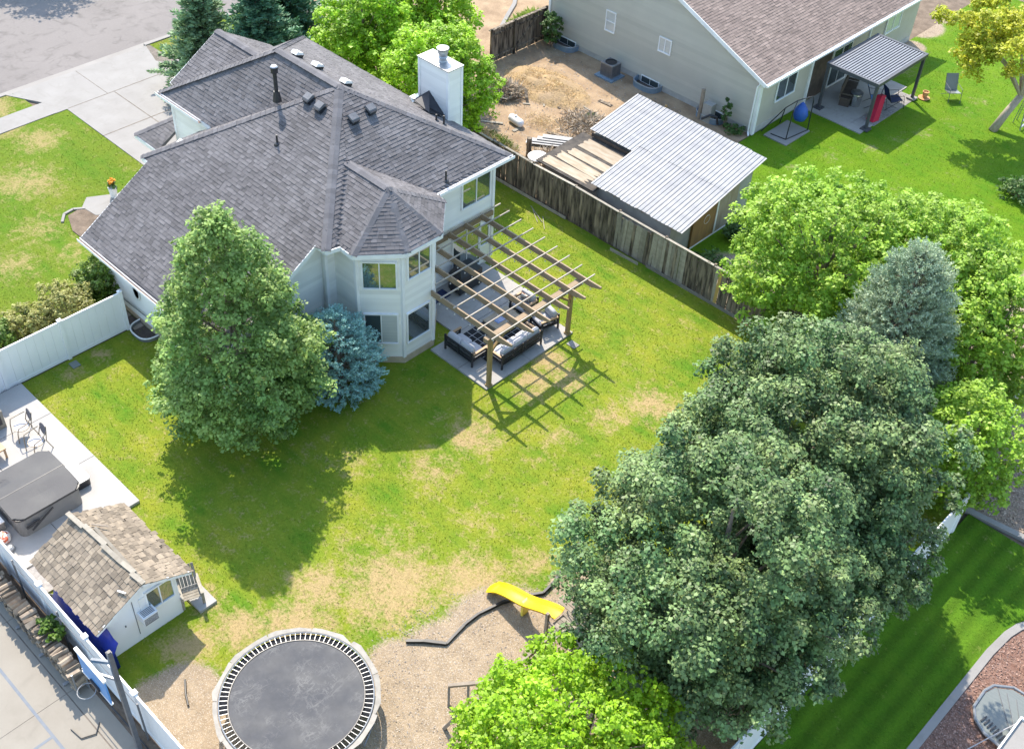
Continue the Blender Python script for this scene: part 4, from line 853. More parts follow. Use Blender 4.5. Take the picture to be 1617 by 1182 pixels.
# ------------------------------------------------------------------ patio furniture
PZ = .07
def sofa(name, label, cat, seats, loc, rz, group=None, d=.80, pillow=False):
    w_ = .66 * seats + .16; r = thing(name, label, cat, loc, group); R = Matrix.Rotation(rz, 3, 'Z'); L = Vector(loc)
    P = lambda x, y, z: L + R @ Vector((x, y, z))
    def bxl(x0, x1, y0, y1, z0, z1, nm, m, par=r):
        b = MB(); b.box(P((x0 + x1) / 2, (y0 + y1) / 2, (z0 + z1) / 2), (x1 - x0, y1 - y0, z1 - z0), R=R); return b.build(nm, m, par)
    for sx in (-1, 1):
        x = sx * (w_ / 2 - .03)
        bxl(x - .03, x + .03, -d / 2, -d / 2 + .06, 0, .72, 'leg', 'black_metal'); bxl(x - .03, x + .03, d / 2 - .06, d / 2, 0, .56, 'leg', 'black_metal')
        bxl(x - .045, x + .045, -d / 2 + .061, d / 2 + .03, .561, .60, 'armrest', 'arm_wood')
        for z in (.24, .36, .47): bxl(x - .015, x + .015, -d / 2 + .061, d / 2 - .061, z, z + .045, 'side_rail', 'black_metal')
    bxl(-w_ / 2 + .06, w_ / 2 - .06, -d / 2, d / 2, .22, .27, 'seat_frame', 'black_metal')
    for z in (.32, .42, .52, .62): bxl(-w_ / 2 + .061, w_ / 2 - .061, -d / 2 + .01, -d / 2 + .04, z, z + .05, 'back_rail', 'black_metal')
    if seats > 1: bxl(-.025, .025, -d / 2 - .012, -d / 2 + .009, .22, .70, 'centre_bar', 'black_metal')
    sw = (w_ - .14) / seats
    def cushion(x, y, z, sx, sy, sz, nm, tilt=0, m='cushion'):
        b = MB(); k = len(b.v); nx = 7
        Rt = R @ Matrix.Rotation(tilt, 3, 'X')
        for zz, sh in ((-1, .93), (-.6, 1), (.55, 1), (1, .86)):
            for j in range(20):
                t = 2 * PI * j / 20; cx, cy = math.cos(t), math.sin(t); e = .28
                b.v.append(tuple(P(x, y, z) + Rt @ Vector((math.copysign(abs(cx) ** e, cx) * sx / 2 * sh, math.copysign(abs(cy) ** e, cy) * sy / 2 * sh, zz * sz / 2))))
        for i in range(3):
            for j in range(20): b.f.append((k + i * 20 + j, k + i * 20 + (j + 1) % 20, k + (i + 1) * 20 + (j + 1) % 20, k + (i + 1) * 20 + j)); b.t.append(.5)
        b.f.append(tuple(k + j for j in reversed(range(20)))); b.t.append(.5); b.f.append(tuple(k + 60 + j for j in range(20))); b.t.append(.5)
        b.build(nm, m, r, smooth=True)
    for i in range(seats):
        x = (i - (seats - 1) / 2) * sw
        cushion(x, .06, .345, sw - .01, d - .16, .14, 'seat_cushion'); cushion(x, -d / 2 + .15, .60, sw - .02, .17, .44, 'back_cushion', -.16)
    if pillow: cushion(.05, -.12, .56, .42, .14, .36, 'throw_pillow', -.35, 'pillow_pattern')
    return r
sofa('loveseat', 'two seat outdoor loveseat with black slatted back and pale cushions', 'loveseat', 2, (-1.9, .8, PZ), 0)
sofa('sofa', 'three seat outdoor sofa with black slatted back along the patio edge', 'sofa', 3, (-.72, 2.18, PZ), PI / 2)
sofa('armchair', 'outdoor armchair with patterned throw pillow facing the fire table', 'armchair', 1, (-2.15, 4.15, PZ), PI, pillow=True)
sofa('armchair', 'empty outdoor armchair at the end of the long sofa', 'armchair', 1, (-1.0, 4.1, PZ), PI * .93)
r = thing('fire_table', 'tan stone fire pit table with blue glass tray on the patio rug', 'fire table', (-1.95, 2.75, PZ))
b = MB(); b.bx(-2.27, -1.67, 2.25, 3.25, PZ + .012, .58); b.build('base', 'stone_tan', r)
b = MB(); b.bx(-2.37, -1.57, 2.13, 3.37, .581, .64); b.build('table_top', 'stone_tan', r)
b = MB(); b.bx(-2.13, -1.81, 2.4, 3.1, .6405, .655); b.build('burner_tray', 'fire_glass', r)
r = thing('patio_rug', 'black outdoor rug with thin pale grid lines under the fire table', 'rug', (-1.8, 2.45, PZ))
b = MB(); b.bx(-2.75, -1.0, 1.05, 3.85, PZ + .0005, PZ + .008); b.build('rug_field', 'rug_black', r)
b = MB()
for i in range(1, 6): x = -2.75 + 1.75 * i / 6; b.bx(x - .011, x + .011, 1.06, 3.84, PZ + .0082, PZ + .0095)
for i in range(1, 9): y = 1.05 + 2.8 * i / 9; b.bx(-2.74, -1.01, y - .011, y + .011, PZ + .0096, PZ + .0108)
b.build('grid_line', 'rug_line', r, kind='stuff')
tag(slab_rect('door_mat', 'navy', -5.25, -4.75, 1.75, 2.75, PZ + .001, PZ + .02), 'navy blue door mat behind the corner bay', 'door mat'); del bpy.data.objects['door_mat']['kind']
r = thing('grill', 'barbecue grill under a fitted black cover by the house wall', 'grill', (-4.7, 3.5, PZ))
b = MB(); b.bx(-5.05, -4.4, 2.9, 4.1, PZ + .12, .95); b.add([(-5.05, 2.95, .951), (-4.4, 2.95, .951), (-4.4, 4.05, .951), (-5.05, 4.05, .951), (-4.95, 3.1, 1.2), (-4.6, 3.1, 1.2), (-4.6, 3.9, 1.2), (-4.95, 3.9, 1.2)], MB.BF); b.build('cover', 'black_vinyl', r)
b = MB()
for y in (3.0, 4.0):
    for x in (-4.97, -4.48): b.tube([(x - .02, y, .15), (x + .02, y, .15)], .08, 10)
b.build('wheel', 'black_metal', r, kind='stuff')
tag(slab_rect('valve_box', 'pale_concrete', .25, .65, 4.0, 4.3, -.02, .03), 'small pale valve box lid in the grass off the patio corner', 'valve box'); del bpy.data.objects['valve_box']['kind']
tag(slab_rect('valve_box', 'well_cover', -11.25, -10.9, -10.05, -9.75, -.02, .035), 'pale green valve box lid in shaded grass by the white fence', 'valve box'); del bpy.data.objects['valve_box.001']['kind']
# ------------------------------------------------------------------ old wooden fence between the yards
wf = thing('wooden_fence', 'old weathered wooden board fence between the back yard and the metal roofed shed', 'fence', (-2, 10, 0))
rf = random.Random(5); x = -17.0; mb = unit('old_wood')
while x < 7.2:
    wd = .138 + rf.random() * .012; pale = (-2.6 < x < .9); lean = rf.gauss(0, .018) + (.05 if -2.4 < x < -.6 else 0); h = 1.74 + rf.gauss(0, .035) - (.1 if -2.4 < x < -.9 else 0)
    m = 'yellow_board' if 2.62 < x < 2.75 else ('pale_wood' if (pale and rf.random() < .55) or (.9 < x < 2.6 and rf.random() < .18) else 'old_wood')
    c = Vector((x + wd / 2, 10 + rf.gauss(0, .008), h / 2 + .02)); R = Matrix.Rotation(lean, 3, 'Y') @ Matrix.Rotation(rf.gauss(0, .012), 3, 'X')
    inst(unit(m), 'board', wf, c, R, (wd - .008, .018, h)); x += wd
for x in np.arange(-17, 7.3, 2.42):
    b = MB(); b.box((x, 10.07, .9), (.09, .09, 1.9)); b.build('post', 'old_wood', wf)
    if x < 5.5:
        sag = rf.gauss(0, .03)
        board('rail', wf, 'old_wood', (x, 10.05, 1.5 + sag), (x + 2.41, 10.05, 1.5 - sag), .04, .085); board('rail', wf, 'old_wood', (x, 10.05, .35), (x + 2.41, 10.05, .35), .04, .085)
        board('cap_rail', wf, 'pale_wood', (x + .02, 10.01, 1.80 + sag * .5), (x + 2.40, 10.01, 1.80 - sag * .5), .11, .032)
for x0, x1, y, z, dz in ((-9.6, -5.2, 9.86, .1, 0), (-2.5, -1.05, 9.72, .06, .0), (-.75, 3.7, 9.93, .08, 0)): board('kick_board', wf, 'pale_wood', (x0, y, z), (x1, y + .05, z + dz), .03, .14)
for i, (x0, x1) in enumerate(((-6.9, -6.2), (-6.7, -6.35), (-6.0, -5.8))):
    s_ = board('loose_stick', None, 'pale_wood', (x0, 9.55 - i * .1, .03), (x1 + .5, 9.0 - i * .15, .06), .025, .02); tag(s_, 'thin loose wooden stick lying in the grass below the fence', 'stick', 'sticks below the old fence')
# wooden gate fence beside the neighbour's house
gf = thing('gate_fence', 'short weathered wooden gate fence joining the grey house', 'fence', (-17.1, 19.6, 0))
y = 17.2
while y < 21.2:
    inst(unit('old_wood'), 'board', gf, (-17.1, y + .07, .88), Matrix.Rotation(rf.gauss(0, .012), 3, 'X'), (.018, .135, 1.7 + rf.gauss(0, .02))); y += .145
for yy in (17.2, 18.9, 21.25): b = MB(); b.box((-17.04, yy, .95), (.1, .1, 1.9)); b.build('post', 'old_wood', gf)
for z in (.3, 1.5): board('rail', gf, 'old_wood', (-17.06, 17.2, z), (-17.06, 21.2, z), .04, .09)
board('cap_rail', gf, 'old_wood', (-17.09, 17.1, 1.82), (-17.09, 21.3, 1.82), .16, .04); board('brace', gf, 'old_wood', (-17.06, 18.95, .35), (-17.06, 20.6, 1.5), .03, .09)
# ------------------------------------------------------------------ white vinyl fences
def vinyl(name, label, pts_posts, ax, h=1.75, th=.045, pale=True):
    """posts at positions along one axis; panels of one piece between them"""
    p0, p1 = Vector((*pts_posts[0], 0)), Vector((*pts_posts[-1], 0)); r = thing(name, label, 'fence', (p0 + p1) / 2)
    pm = unit('vinyl'); capb = MB(); capb.box((0, 0, .015), (.16, .16, .03)); capb.add([(-.065, -.065, .0305), (.065, -.065, .0305), (.065, .065, .0305), (-.065, .065, .0305), (0, 0, .07)], [(0, 1, 4), (1, 2, 4), (2, 3, 4), (3, 0, 4)]); cm = capb.mesh('post_cap', 'vinyl')
    for i, (x, y) in enumerate(pts_posts):
        q = inst(pm, 'post', r, (x, y, (h + .04) / 2), None, (.13, .13, h + .04)); inst(cm, 'post_cap', r, (x, y, h + .04))
        if i + 1 < len(pts_posts):
            X, Y = pts_posts[i + 1]; a, c = Vector((x, y, 0)), Vector((X, Y, 0)); d = (c - a).normalized(); a = a + d * .066; c = c - d * .066
            for z, hh in ((h - .06, .12), (.1, .14)): board('rail', r, 'vinyl', a + V(0, 0, z), c + V(0, 0, z), .055, hh)
            n = max(1, int((c - a).length / .30)); b = MB(); z0, z1 = .172, h - .122
            for k in range(n):
                f0, f1 = k / n, (k + 1) / n; A = a.lerp(c, f0) + d * .003; B = a.lerp(c, f1) - d * .003; b.bar(A + V(0, 0, (z0 + z1) / 2), B + V(0, 0, (z0 + z1) / 2), th * .7, z1 - z0)
            b.build('panel', 'vinyl', r)
    return r
vinyl('vinyl_fence', 'white vinyl privacy fence with shrubs behind it joining the left house wall', [(-11.5, -7.45), (-11.5, -9.85), (-11.5, -12.25), (-11.5, -14.65), (-11.5, -16.05)], 'y')
vinyl('vinyl_fence', 'white vinyl fence beside the firewood stack and basketball court', [(-11.4 + i * 2.42, -16.12) for i in range(9)], 'x')
vinyl('vinyl_fence', 'white vinyl fence behind the big maples along the striped lawn', [(15.08, -10.5 + i * 2.42) for i in range(8)], 'y')
vinyl('vinyl_fence', 'white vinyl corner fence past the lime green tree at right', [(11.3, 10.5), (13.95, 10.5), (13.98, 12.9), (14.0, 15.3), (14.02, 17.7)], 'y')
# ------------------------------------------------------------------ metal roofed shed
sd2 = thing('shed', 'block shed with corrugated white metal roof behind the wooden fence', 'shed', (-3.5, 13.8, 0))
zs = lambda y: 2.02 + (y - 10.4) * .065
b = MB(); b.prism([(-4.35, 10.72), (-.35, 10.72), (-.55, 16.6), (-7.0, 16.6), (-7.0, 13.5), (-4.35, 13.5)], 0, 2.0); b.build('wall', 'block', sd2)
b = MB(); b.prism([(-7.2, 10.62), (-4.22, 10.62), (-4.22, 13.48), (-7.2, 13.48)], 0, 1.72); b.build('low_wall', 'block', sd2)
rr2 = random.Random(8)
shx = lambda x, y: x - .09 * (y - 10.46)
def sheet(x0, x1, y0, y1, dz):
    b = MB(); n = int((x1 - x0) / .025); P = []
    for i in range(n + 1):
        x = x0 + (x1 - x0) * i / n; ph = ((x - x0) / .205) % 1; rib = .030 if .42 < ph < .60 else (.006 if .05 < ph < .12 or .86 < ph < .93 else 0.)
        P += [(shx(x, y0), y0, zs(y0) + rib + dz), (shx(x, y1), y1, zs(y1) + rib + dz)]
    b.v += P
    for i in range(n): b.f.append((2 * i, 2 * i + 2, 2 * i + 3, 2 * i + 1)); b.t.append(.5)
    b.build('roof_sheet', 'white_metal', sd2)
for k in range(6): x0 = -4.45 + k * .80; sheet(x0, x0 + .815, 10.42 + rr2.random() * .06, 14.0, .005 * (k % 2))
for k in range(9): x0 = -6.85 + k * .80; sheet(x0, x0 + .815, 13.36 if x0 < -4.6 else 13.85, 16.95 + rr2.random() * .05, .012 + .005 * (k % 2))
board('roof_beam', sd2, 'dark_brown', (-7.0, 13.4, 1.99), (-4.7, 13.4, 1.99), .05, .15)
for y in (10.68, 13.6, 16.8): board('roof_beam', sd2, 'grey_timber', (-4.3 if y < 13 else -6.9, y, zs(y) - .06), (shx(.3, y), y, zs(y) - .06), .04, .09)
for i in range(6): b = MB(); b.box((-4.0 + i * .75, 10.62, 1.92), (.05, .2, .07)); b.build('rafter_end', 'grey_timber', sd2)
b = MB(); b.bx(-.5, -.30, 12.25, 13.85, .05, 2.0); b.build('plywood_door', 'orange_ply', sd2)
b = MB(); b.bx(-.55, -.305, 13.9, 15.3, .05, 2.0); b.build('plain_door', 'ply', sd2, label='weathered grey plywood door')
b = MB(); b.bx(-.30, -.28, 13.82, 13.93, .03, 2.0); b.bx(-.30, -.27, 12.2, 15.4, .0, .05); b.build('door_trim', 'white_paint', sd2)
b = MB(); t_ = [(math.cos(i * PI / 10) * .2, math.sin(i * PI / 10) * .2) for i in range(21)]; b.tube([(-.295, 13.2 + y, 1.05 + z) for y, z in t_], .009, 4); b.build('chalk_ring', 'white_paint', sd2)
# collapsed low roof deck of plywood sheets beside it
fd = thing('felt_deck', 'torn black felt roof deck on the low end of the block shed', 'roof deck', (-5.8, 12, 1.72))
b = MB(); b.slab([(-7.5, 10.35, 1.74), (-4.2, 10.35, 1.76), (-4.2, 13.4, 1.9), (-7.5, 13.4, 1.88)], .05); b.build('felt', 'black_felt', fd)
for k, (x0, x1, y0, y1) in enumerate(((-7.35, -4.9, 10.45, 10.98), (-7.15, -4.75, 11.12, 11.62), (-7.0, -4.4, 11.66, 12.15), (-7.0, -4.55, 12.4, 13.15))):
    b = MB(); z = 1.775 + k * .03; n = 9; top = []; rk = random.Random(k); 
    e0 = [(x0 + rk.random() * .16, y0 + (y1 - y0) * i / n) for i in range(n + 1)]; e1 = [(x1 + rk.random() * .45 - .2, y0 + (y1 - y0) * i / n) for i in range(n + 1)]
    for i in range(n):
        q = [e0[i], e1[i], e1[i + 1], e0[i + 1]]; b.slab([(x + .05 * (k - 1.5) * (y - y0), y + (x - x0) * (.03, -.035, .02, -.015)[k], z + (y - y0) * .04) for x, y in q], .018, (0, 0, 1))
    o = b.build('plywood_sheet', 'ply'); tag(o, ('bare plywood sheet nearest the wooden fence on the torn roof deck', 'pale plywood sheet second from the wooden fence on the torn deck', 'pale plywood sheet third from the wooden fence on the torn deck', 'broad plywood sheet under the edge of the metal roof')[k], 'plywood sheet', 'plywood sheets on the torn deck')
# ------------------------------------------------------------------ neighbour's grey house
nh = thing('house', 'beige lap sided neighbor house with brown shingle roof', 'house', (-10.6, 29, 0))
b = MB(); zr2 = lambda x: 2.95 + .42 * min(x + 17.6 + .0, -3.54 - x)
YW = 21.72; gab = [(-17.2, .3), (-3.95, .3), (-3.95, 2.9), (-10.57, 5.72), (-17.2, 2.9)]
n_ = len(gab); y1 = 36.5
b.add([(x, YW, z) for x, z in gab] + [(x, y1, z) for x, z in gab], [tuple(range(n_)), tuple(reversed(range(n_, 2 * n_)))] + [((k + 1) % n_, k, n_ + k, n_ + (k + 1) % n_) for k in range(n_)])
w2 = b.build('wall', 'stucco', nh)
b = MB(); courses(b, [(x, YW - .006, z) for x, z in gab], .20, .034, None, n=(0, -1, 0), top=.003); b.build('siding_course', 'beige_siding', w2, kind='stuff')
b = MB(); b.bx(-17.22, -3.93, YW - .02, 36.4, -.1, .30); b.build('foundation', 'stem_wall', nh)
rp = [[(-3.54, 21.42, 2.92), (-3.54, 37, 2.92), (-10.57, 37, 5.87), (-10.57, 21.42, 5.87)], [(-17.6, 21.42, 2.92), (-10.57, 21.42, 5.87), (-10.57, 37, 5.87), (-17.6, 37, 2.92)]]
dk = MB(); s2 = MB()
for i, P in enumerate(rp):
    P = [Vector(p) for p in P]; n = newell(P); dk.slab([p - n * .012 for p in P], .11, n); courses(s2, P, .145, .016, .3, rnd=random.Random(i))
ro = dk.build('roof', 'brown_shingle', nh); s2.build('shingle_course', 'brown_shingle', ro, kind='stuff')
b = MB(); b.bar((-3.52, 21.40, 2.83), (-10.57, 21.40, 5.79), .03, .2); b.bar((-17.62, 21.40, 2.83), (-10.57, 21.40, 5.79), .03, .2); b.bar((-3.52, 21.43, 2.83), (-3.52, 37, 2.83), .03, .18); b.build('fascia', 'trim', nh)
b = MB(); b.bx(-3.5, -3.4, 21.4, 37, 2.80, 2.9); b.build('gutter', 'trim', nh)
for q in ((-4.0, -3.84, 21.6, 21.80), (-3.95, -3.87, 26.05, 26.2), (-17.28, -17.15, 21.64, 21.78), (-3.95, -3.87, 31.4, 31.5)): b = MB(); b.bx(*q, .05, 2.8); b.build('corner_trim', 'trim', nh)
b = MB(); b.tube([(-3.9, 21.6, 2.75), (-4.02, 21.55, 2.55), (-4.05, 21.55, .2), (-3.9, 21.4, .08)], .045, 6); b.build('downspout', 'trim', nh)
window(nh, (-13.1, YW - .01, 2.35), (1, 0, 0), (0, -1, 0), .6, 1.05, cols=1, rows=2, glass='blind'); window(nh, (-9.6, YW - .01, 2.4), (1, 0, 0), (0, -1, 0), .72, .72, cols=2, glass='blind')
window(nh, (-3.93, 24.0, 1.75), (0, 1, 0), (1, 0, 0), 1.6, 1.1); window(nh, (-3.93, 33.8, 2.0), (0, 1, 0), (1, 0, 0), 1.45, 1.15, glass='blind'); window(nh, (-3.93, 28.9, 1.2), (0, 1, 0), (1, 0, 0), 1.7, 2.0, name='patio_door', glass='dark_glass')
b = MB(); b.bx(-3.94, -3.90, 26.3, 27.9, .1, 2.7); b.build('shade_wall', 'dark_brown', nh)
for k, (x, lb) in enumerate(((-15.8, 'blue toned window well by the shrub and gate on the beige house'), (-10.2, 'blue toned window well between air conditioner and shed roof'), (-6.2, 'blue toned window well with black hose beside the sapling'))):
    r = thing('window_well', lb, 'window well', (x, 21.4, 0), 'window wells of the beige house'); well(r, x, 21.68, .78, .72, -PI, 0, 0, .3, 'well_blue', 'galv', 'dark_brown', .03)
    window(r, (x, 21.69, .2), (1, 0, 0), (0, -1, 0), 1.1, .34, cols=2, glass='dark_glass', dp=.03)

# ------------------------------------------------------------------ neighbour's patio
slab_rect('neighbor_patio', 'patio_concrete', -3.93, -1.25, 25.75, 31.6, -.1, .05)
slab_rect('neighbor_patio', 'patio_concrete', -1.24, -.42, 25.75, 26.9, -.1, .05)
slab_rect('gravel_patch', 'grey_pebble', -1.24, -.35, 26.91, 31.0, -.1, .02)
slab_rect('stepping_slab', 'pale_concrete', -1.2, -.5, 29.3, 29.9, -.05, .045)
chips('gravel_patch_stones', 'grey_pebble', lambda P: P[:, 0] > -99, -1.2, -.37, 27, 30.9, 700, .05, 21, z=.022)
slab_rect('swing_pad', 'pale_concrete', -3.5, -2.2, 22.1, 24.1, -.05, .06)
pc = thing('patio_cover', 'dark metal framed louvered patio cover beside the beige house', 'patio cover', (-1.8, 28.6, 0))
for k, (x, y) in enumerate(((-3.15, 26.3), (-.45, 26.3), (-.48, 30.75), (-3.15, 30.75))):
    b = MB(); b.box((x, y, 1.2), (.13, .13, 2.36)); b.build('post', 'cover_frame', pc)
    b = MB(); b.box((x, y, .075), (.42, .42, .07)); b.build('post_base', 'pale_concrete' if k == 2 else 'cover_frame', pc)
for nm, a in (('frame_beam', (-3.24, -.36, 26.22, 26.36)), ('frame_beam', (-3.24, -.36, 30.72, 30.86)), ('frame_beam', (-3.24, -3.1, 26.37, 30.71)), ('frame_beam', (-.5, -.36, 26.37, 30.71))):
    b = MB(); b.bx(*a, 2.32, 2.50); b.build(nm, 'cover_frame', pc)
for i in range(17): board('louver', pc, 'cover_slat', (-3.03 + i * .153, 26.38, 2.47), (-3.03 + i * .153, 30.70, 2.47), .088, .03)
b = MB(); b.bx(-3.12, -.49, 26.365, 30.715, 2.36, 2.40); b.build('liner', 'cover_frame', pc)
r = thing('bench', 'dark wooden bench with high back under the patio cover', 'bench', (-2.7, 28.2, .05))
R = Matrix.Rotation(.35, 3, 'Z'); cc = Vector((-2.7, 28.2, .05)); Q = lambda x, y, z: cc + R @ Vector((x, y, z))
for nm, c, d in (('seat', (0, 0, .45), (.55, 2.0, .08)), ('backrest', (-.27, 0, .8), (.06, 2.0, .6))):
    b = MB(); b.box(Q(*c), d, R=R); b.build(nm, 'dark_brown', r)
for y in (-.85, .85):
    b = MB(); b.box(Q(0, y, .2), (.5, .1, .4), R=R); b.build('leg', 'dark_brown', r)
    b = MB(); b.box(Q(0, y, .65), (.6, .1, .08), R=R); b.build('armrest', 'dark_brown', r)
r = thing('trash_can', 'round stainless steel can with lid on the shaded patio', 'can', (-2.1, 27.9, .05))
b = MB(); b.lathe((-2.1, 27.9, .05), [(.24, 0), (.28, .02), (.3, .3), (.3, .62), (.29, .66)], 20); b.build('body', 'stainless', r)
b = MB(); b.lathe((-2.1, 27.9, .71), [(.31, 0), (.31, .05), (.2, .10), (.18, .13), (.001, .15)], 20); b.build('lid', 'dark_steel', r)
r = thing('folded_umbrella', 'folded red fabric canopy leaning by the front post of the patio cover', 'umbrella', (-.75, 27.4, .05))
b = MB(); b.add([(-.95, 27.15, .05), (-.55, 27.1, .05), (-.45, 27.5, .05), (-.85, 27.6, .05), (-.98, 27.75, 1.15), (-.72, 27.7, 1.2), (-.62, 27.95, 1.18), (-.9, 28.0, 1.15)], MB.BF); b.build('canopy', 'red_fabric', r)
b = MB(); b.tube([(-.72, 27.3, .05), (-.86, 27.95, 1.5)], .02, 6); b.build('pole', 'black_metal', r)
def sling_chair(name, label, c, rz, seat_m, fr_m, s=1., group=None):
    r = thing(name, label, 'chair', c, group); R = Matrix.Rotation(rz, 3, 'Z'); C0 = Vector(c); P = lambda x, y, z: C0 + R @ (Vector((x, y, z)) * s)
    for sx in (-.27, .27):
        b = MB(); b.tube([P(sx, .42, 0), P(sx, .30, .60), P(sx, -.32, .62)], .014, 5); b.tube([P(sx, -.45, 0), P(sx, .25, .42)], .013, 5); b.tube([P(sx, .28, .40), P(sx, -.22, .32), P(sx, -.5, .98)], .013, 5); b.build('side_frame', fr_m, r)
    b = MB(); b.slab([P(-.26, .28, .41), P(.26, .28, .41), P(.26, -.22, .33), P(-.26, -.22, .33)], .015); b.build('seat', seat_m, r)
    b = MB(); b.slab([P(-.26, -.22, .33), P(.26, -.22, .33), P(.26, -.5, .98), P(-.26, -.5, .98)], .015); b.build('backrest', seat_m, r)
    return r
sling_chair('lounge_chair', 'blue fabric lounge chair under the patio cover', (-1.35, 28.6, .05), -.9, 'sky_blue_plastic', 'black_metal', 1.25)
sling_chair('folding_chair', 'navy folding chair at the right edge of the shaded patio', (-.75, 29.2, .05), -.6, 'navy', 'black_metal', 1.2)
sling_chair('lawn_chair', 'grey green sling lawn chair alone on the bright green lawn', (.85, 32.3, 0), -2.3, 'well_cover', 'dark_steel', 1.15)
r = thing('hanging_chair', 'black tube frame stand holding a bright blue hanging seat', 'swing stand', (-2.85, 23.1, .06))
for p in ([(-3.75, 22.25, .06), (-3.1, 22.9, 1.35), (-2.75, 23.3, 1.75), (-2.4, 24.0, 1.85), (-2.35, 24.05, 1.6), (-2.3, 24.05, .06)], [(-2.55, 22.6, .06), (-2.55, 22.7, 1.55), (-2.75, 23.3, 1.75)], [(-2.3, 24.05, .08), (-2.5, 22.5, .08), (-3.3, 22.4, .08)], [(-3.6, 23.6, .06), (-3.1, 22.9, 1.35)]):
    b = MB(); b.tube(p, .028, 6); b.build('frame_tube', 'black_metal', r)
b = MB(); b.lathe((-2.75, 23.85, .45), [(.001, 0), (.28, .1), (.36, .35), (.3, .65), (.16, .85), (.03, 1.0)], 14); b.build('seat', 'blue_plastic', r, smooth=True)
b = MB(); b.tube([(-2.75, 23.85, 1.43), (-2.55, 23.9, 1.82)], .012, 4); b.build('chain', 'steel_grey', r)
r = thing('flower_pot', 'terracotta pot with saucer on the lawn beside the patio cover block', 'pot', (-.1, 31.3, 0))
b = MB(); b.lathe((-.1, 31.3, .0), [(.26, 0), (.30, .05), (.001, .06)], 16); b.build('saucer', 'terracotta', r)
b = MB(); b.lathe((-.1, 31.35, .06), [(.11, 0), (.16, .26), (.17, .3), (.13, .3), (.12, .24), (.001, .24)], 14); b.build('pot', 'terracotta', r)
r = thing('stepladder', 'aluminum stepladder with blue top standing behind the pale trunked tree', 'ladder', (4.6, 32.4, 0))
for sx in (-.22, .22): b = MB(); b.bar((4.75, 32.3 + sx, 0), (4.45, 32.5 + sx * .6, 2.3), .05, .03); b.build('rail', 'galv', r); b = MB(); b.bar((4.15, 32.75 + sx, 0), (4.42, 32.55 + sx * .6, 2.25), .04, .025); b.build('rear_leg', 'galv', r)
for i in range(7): f = (i + .6) / 7.5; board('step', r, 'galv', (4.75 - .3 * f, 32.3 - .22 + .2 * f + .09 * f, 2.3 * f), (4.75 - .3 * f, 32.3 + .22 + .2 * f - .09 * f, 2.3 * f), .09, .025)
b = MB(); b.box((4.44, 32.52, 2.32), (.2, .34, .06)); b.build('top_cap', 'blue_plastic', r)
# side yard clutter
r = thing('air_conditioner', 'grey square air conditioner unit on a pad by the beige siding', 'air conditioner', (-12.2, 20.9, 0))
b = MB(); b.bx(-12.75, -11.6, 20.35, 21.4, -.02, .08); b.build('pad', 'well_blue', r)
b = MB(); b.bx(-12.55, -11.8, 20.55, 21.25, .081, .78); b.build('body', 'steel_grey', r)
b = MB()
for i in range(16): b.bx(-12.53 + i * .047, -12.51 + i * .047, 20.535, 20.549, .14, .72); b.bx(-11.799, -11.785, 20.57 + i * .043, 20.59 + i * .043, .14, .72)
b.build('grille', 'dark_steel', r, kind='stuff')
b = MB(); b.lathe((-12.175, 20.9, .781), [(.3, 0), (.3, .03), (.26, .03), (.26, -.0), (.001, .004)], 20); b.build('fan_guard', 'black_metal', r)
r = thing('propane_tank', 'small white capsule tank lying in the dry side yard', 'tank', (-12.1, 14.0, 0))
b = MB(); pr = [(.001, 0), (.12, .02), (.19, .1), (.2, .2), (.2, .75), (.19, .85), (.12, .93), (.001, .95)]; b.lathe((0, 0, 0), pr, 16); b.v = [(-12.55 + z, 14.0 + y - z * .12, .2 + x) for x, y, z in b.v]; b.build('body', 'white_paint', r, smooth=True)
b = MB(); b.lathe((-12.1, 13.95, .38), [(.06, 0), (.06, .08), (.001, .08)], 10); b.build('valve_collar', 'white_paint', r)
r = thing('debris_stack', 'stack of bent white roofing sheets beyond the old fence', 'debris', (-9.7, 13.9, 0))
for k in range(4): board('sheet', r, 'white_metal', (-10.6 + k * .12, 13.1 + k * .25, .10 + k * .05), (-8.9 + k * .1, 14.2 + k * .22, .16 + k * .05), .3, .02)
r = thing('satellite_dish', 'white round dish lying face up behind the old fence', 'dish', (-8.45, 11.6, 0))
b = MB(); b.lathe((-8.4, 11.5, .9), [(.001, 0), (.25, .02), (.45, .08), (.46, .1), (.25, .05), (.001, .03)], 20); b.build('dish', 'white_paint', r, smooth=True)
b = MB(); b.tube([(-8.4, 11.5, 0), (-8.4, 11.5, .9)], .04, 6); b.build('stand', 'steel_grey', r)
b = MB(); b.tube([(-8.4, 11.5, .92), (-8.1, 11.2, 1.2)], .015, 5); b.build('arm', 'steel_grey', r)
for k, (x, y, h, rad, lb) in enumerate(((-9.7, 12.3, 1.0, .12, 'dark weathered stump post beside the collapsed deck'), (-6.55, 21.0, 1.6, .10, 'tall grey weathered post between the metal roof and the beige house'), (-7.6, 19.6, .8, .07, 'short pale round post behind the metal roof'))):
    b = MB(); b.tube([(x, y, -.05), (x + .02, y, h * .5), (x, y + .02, h)], rad, 9); tag(b.build('wood_post', ('old_wood', 'grey_timber', 'post_wood')[k]), lb, 'post')
b = MB(); b.bx(-6.4, -5.9, 20.95, 21.35, 0, .95); tag(b.build('block_pier', 'block'), 'grey concrete block pier beside the tall weathered post', 'pier')
b = MB(); b.tube([(-6.2, 20.7, .25), (-5.9, 20.9, .5), (-5.6, 21.1, .45), (-5.5, 21.1, .1)], .06, 7); tag(b.build('drain_hose', 'black_vinyl'), 'black corrugated drain hose by the third window well', 'hose')
rq = random.Random(21)
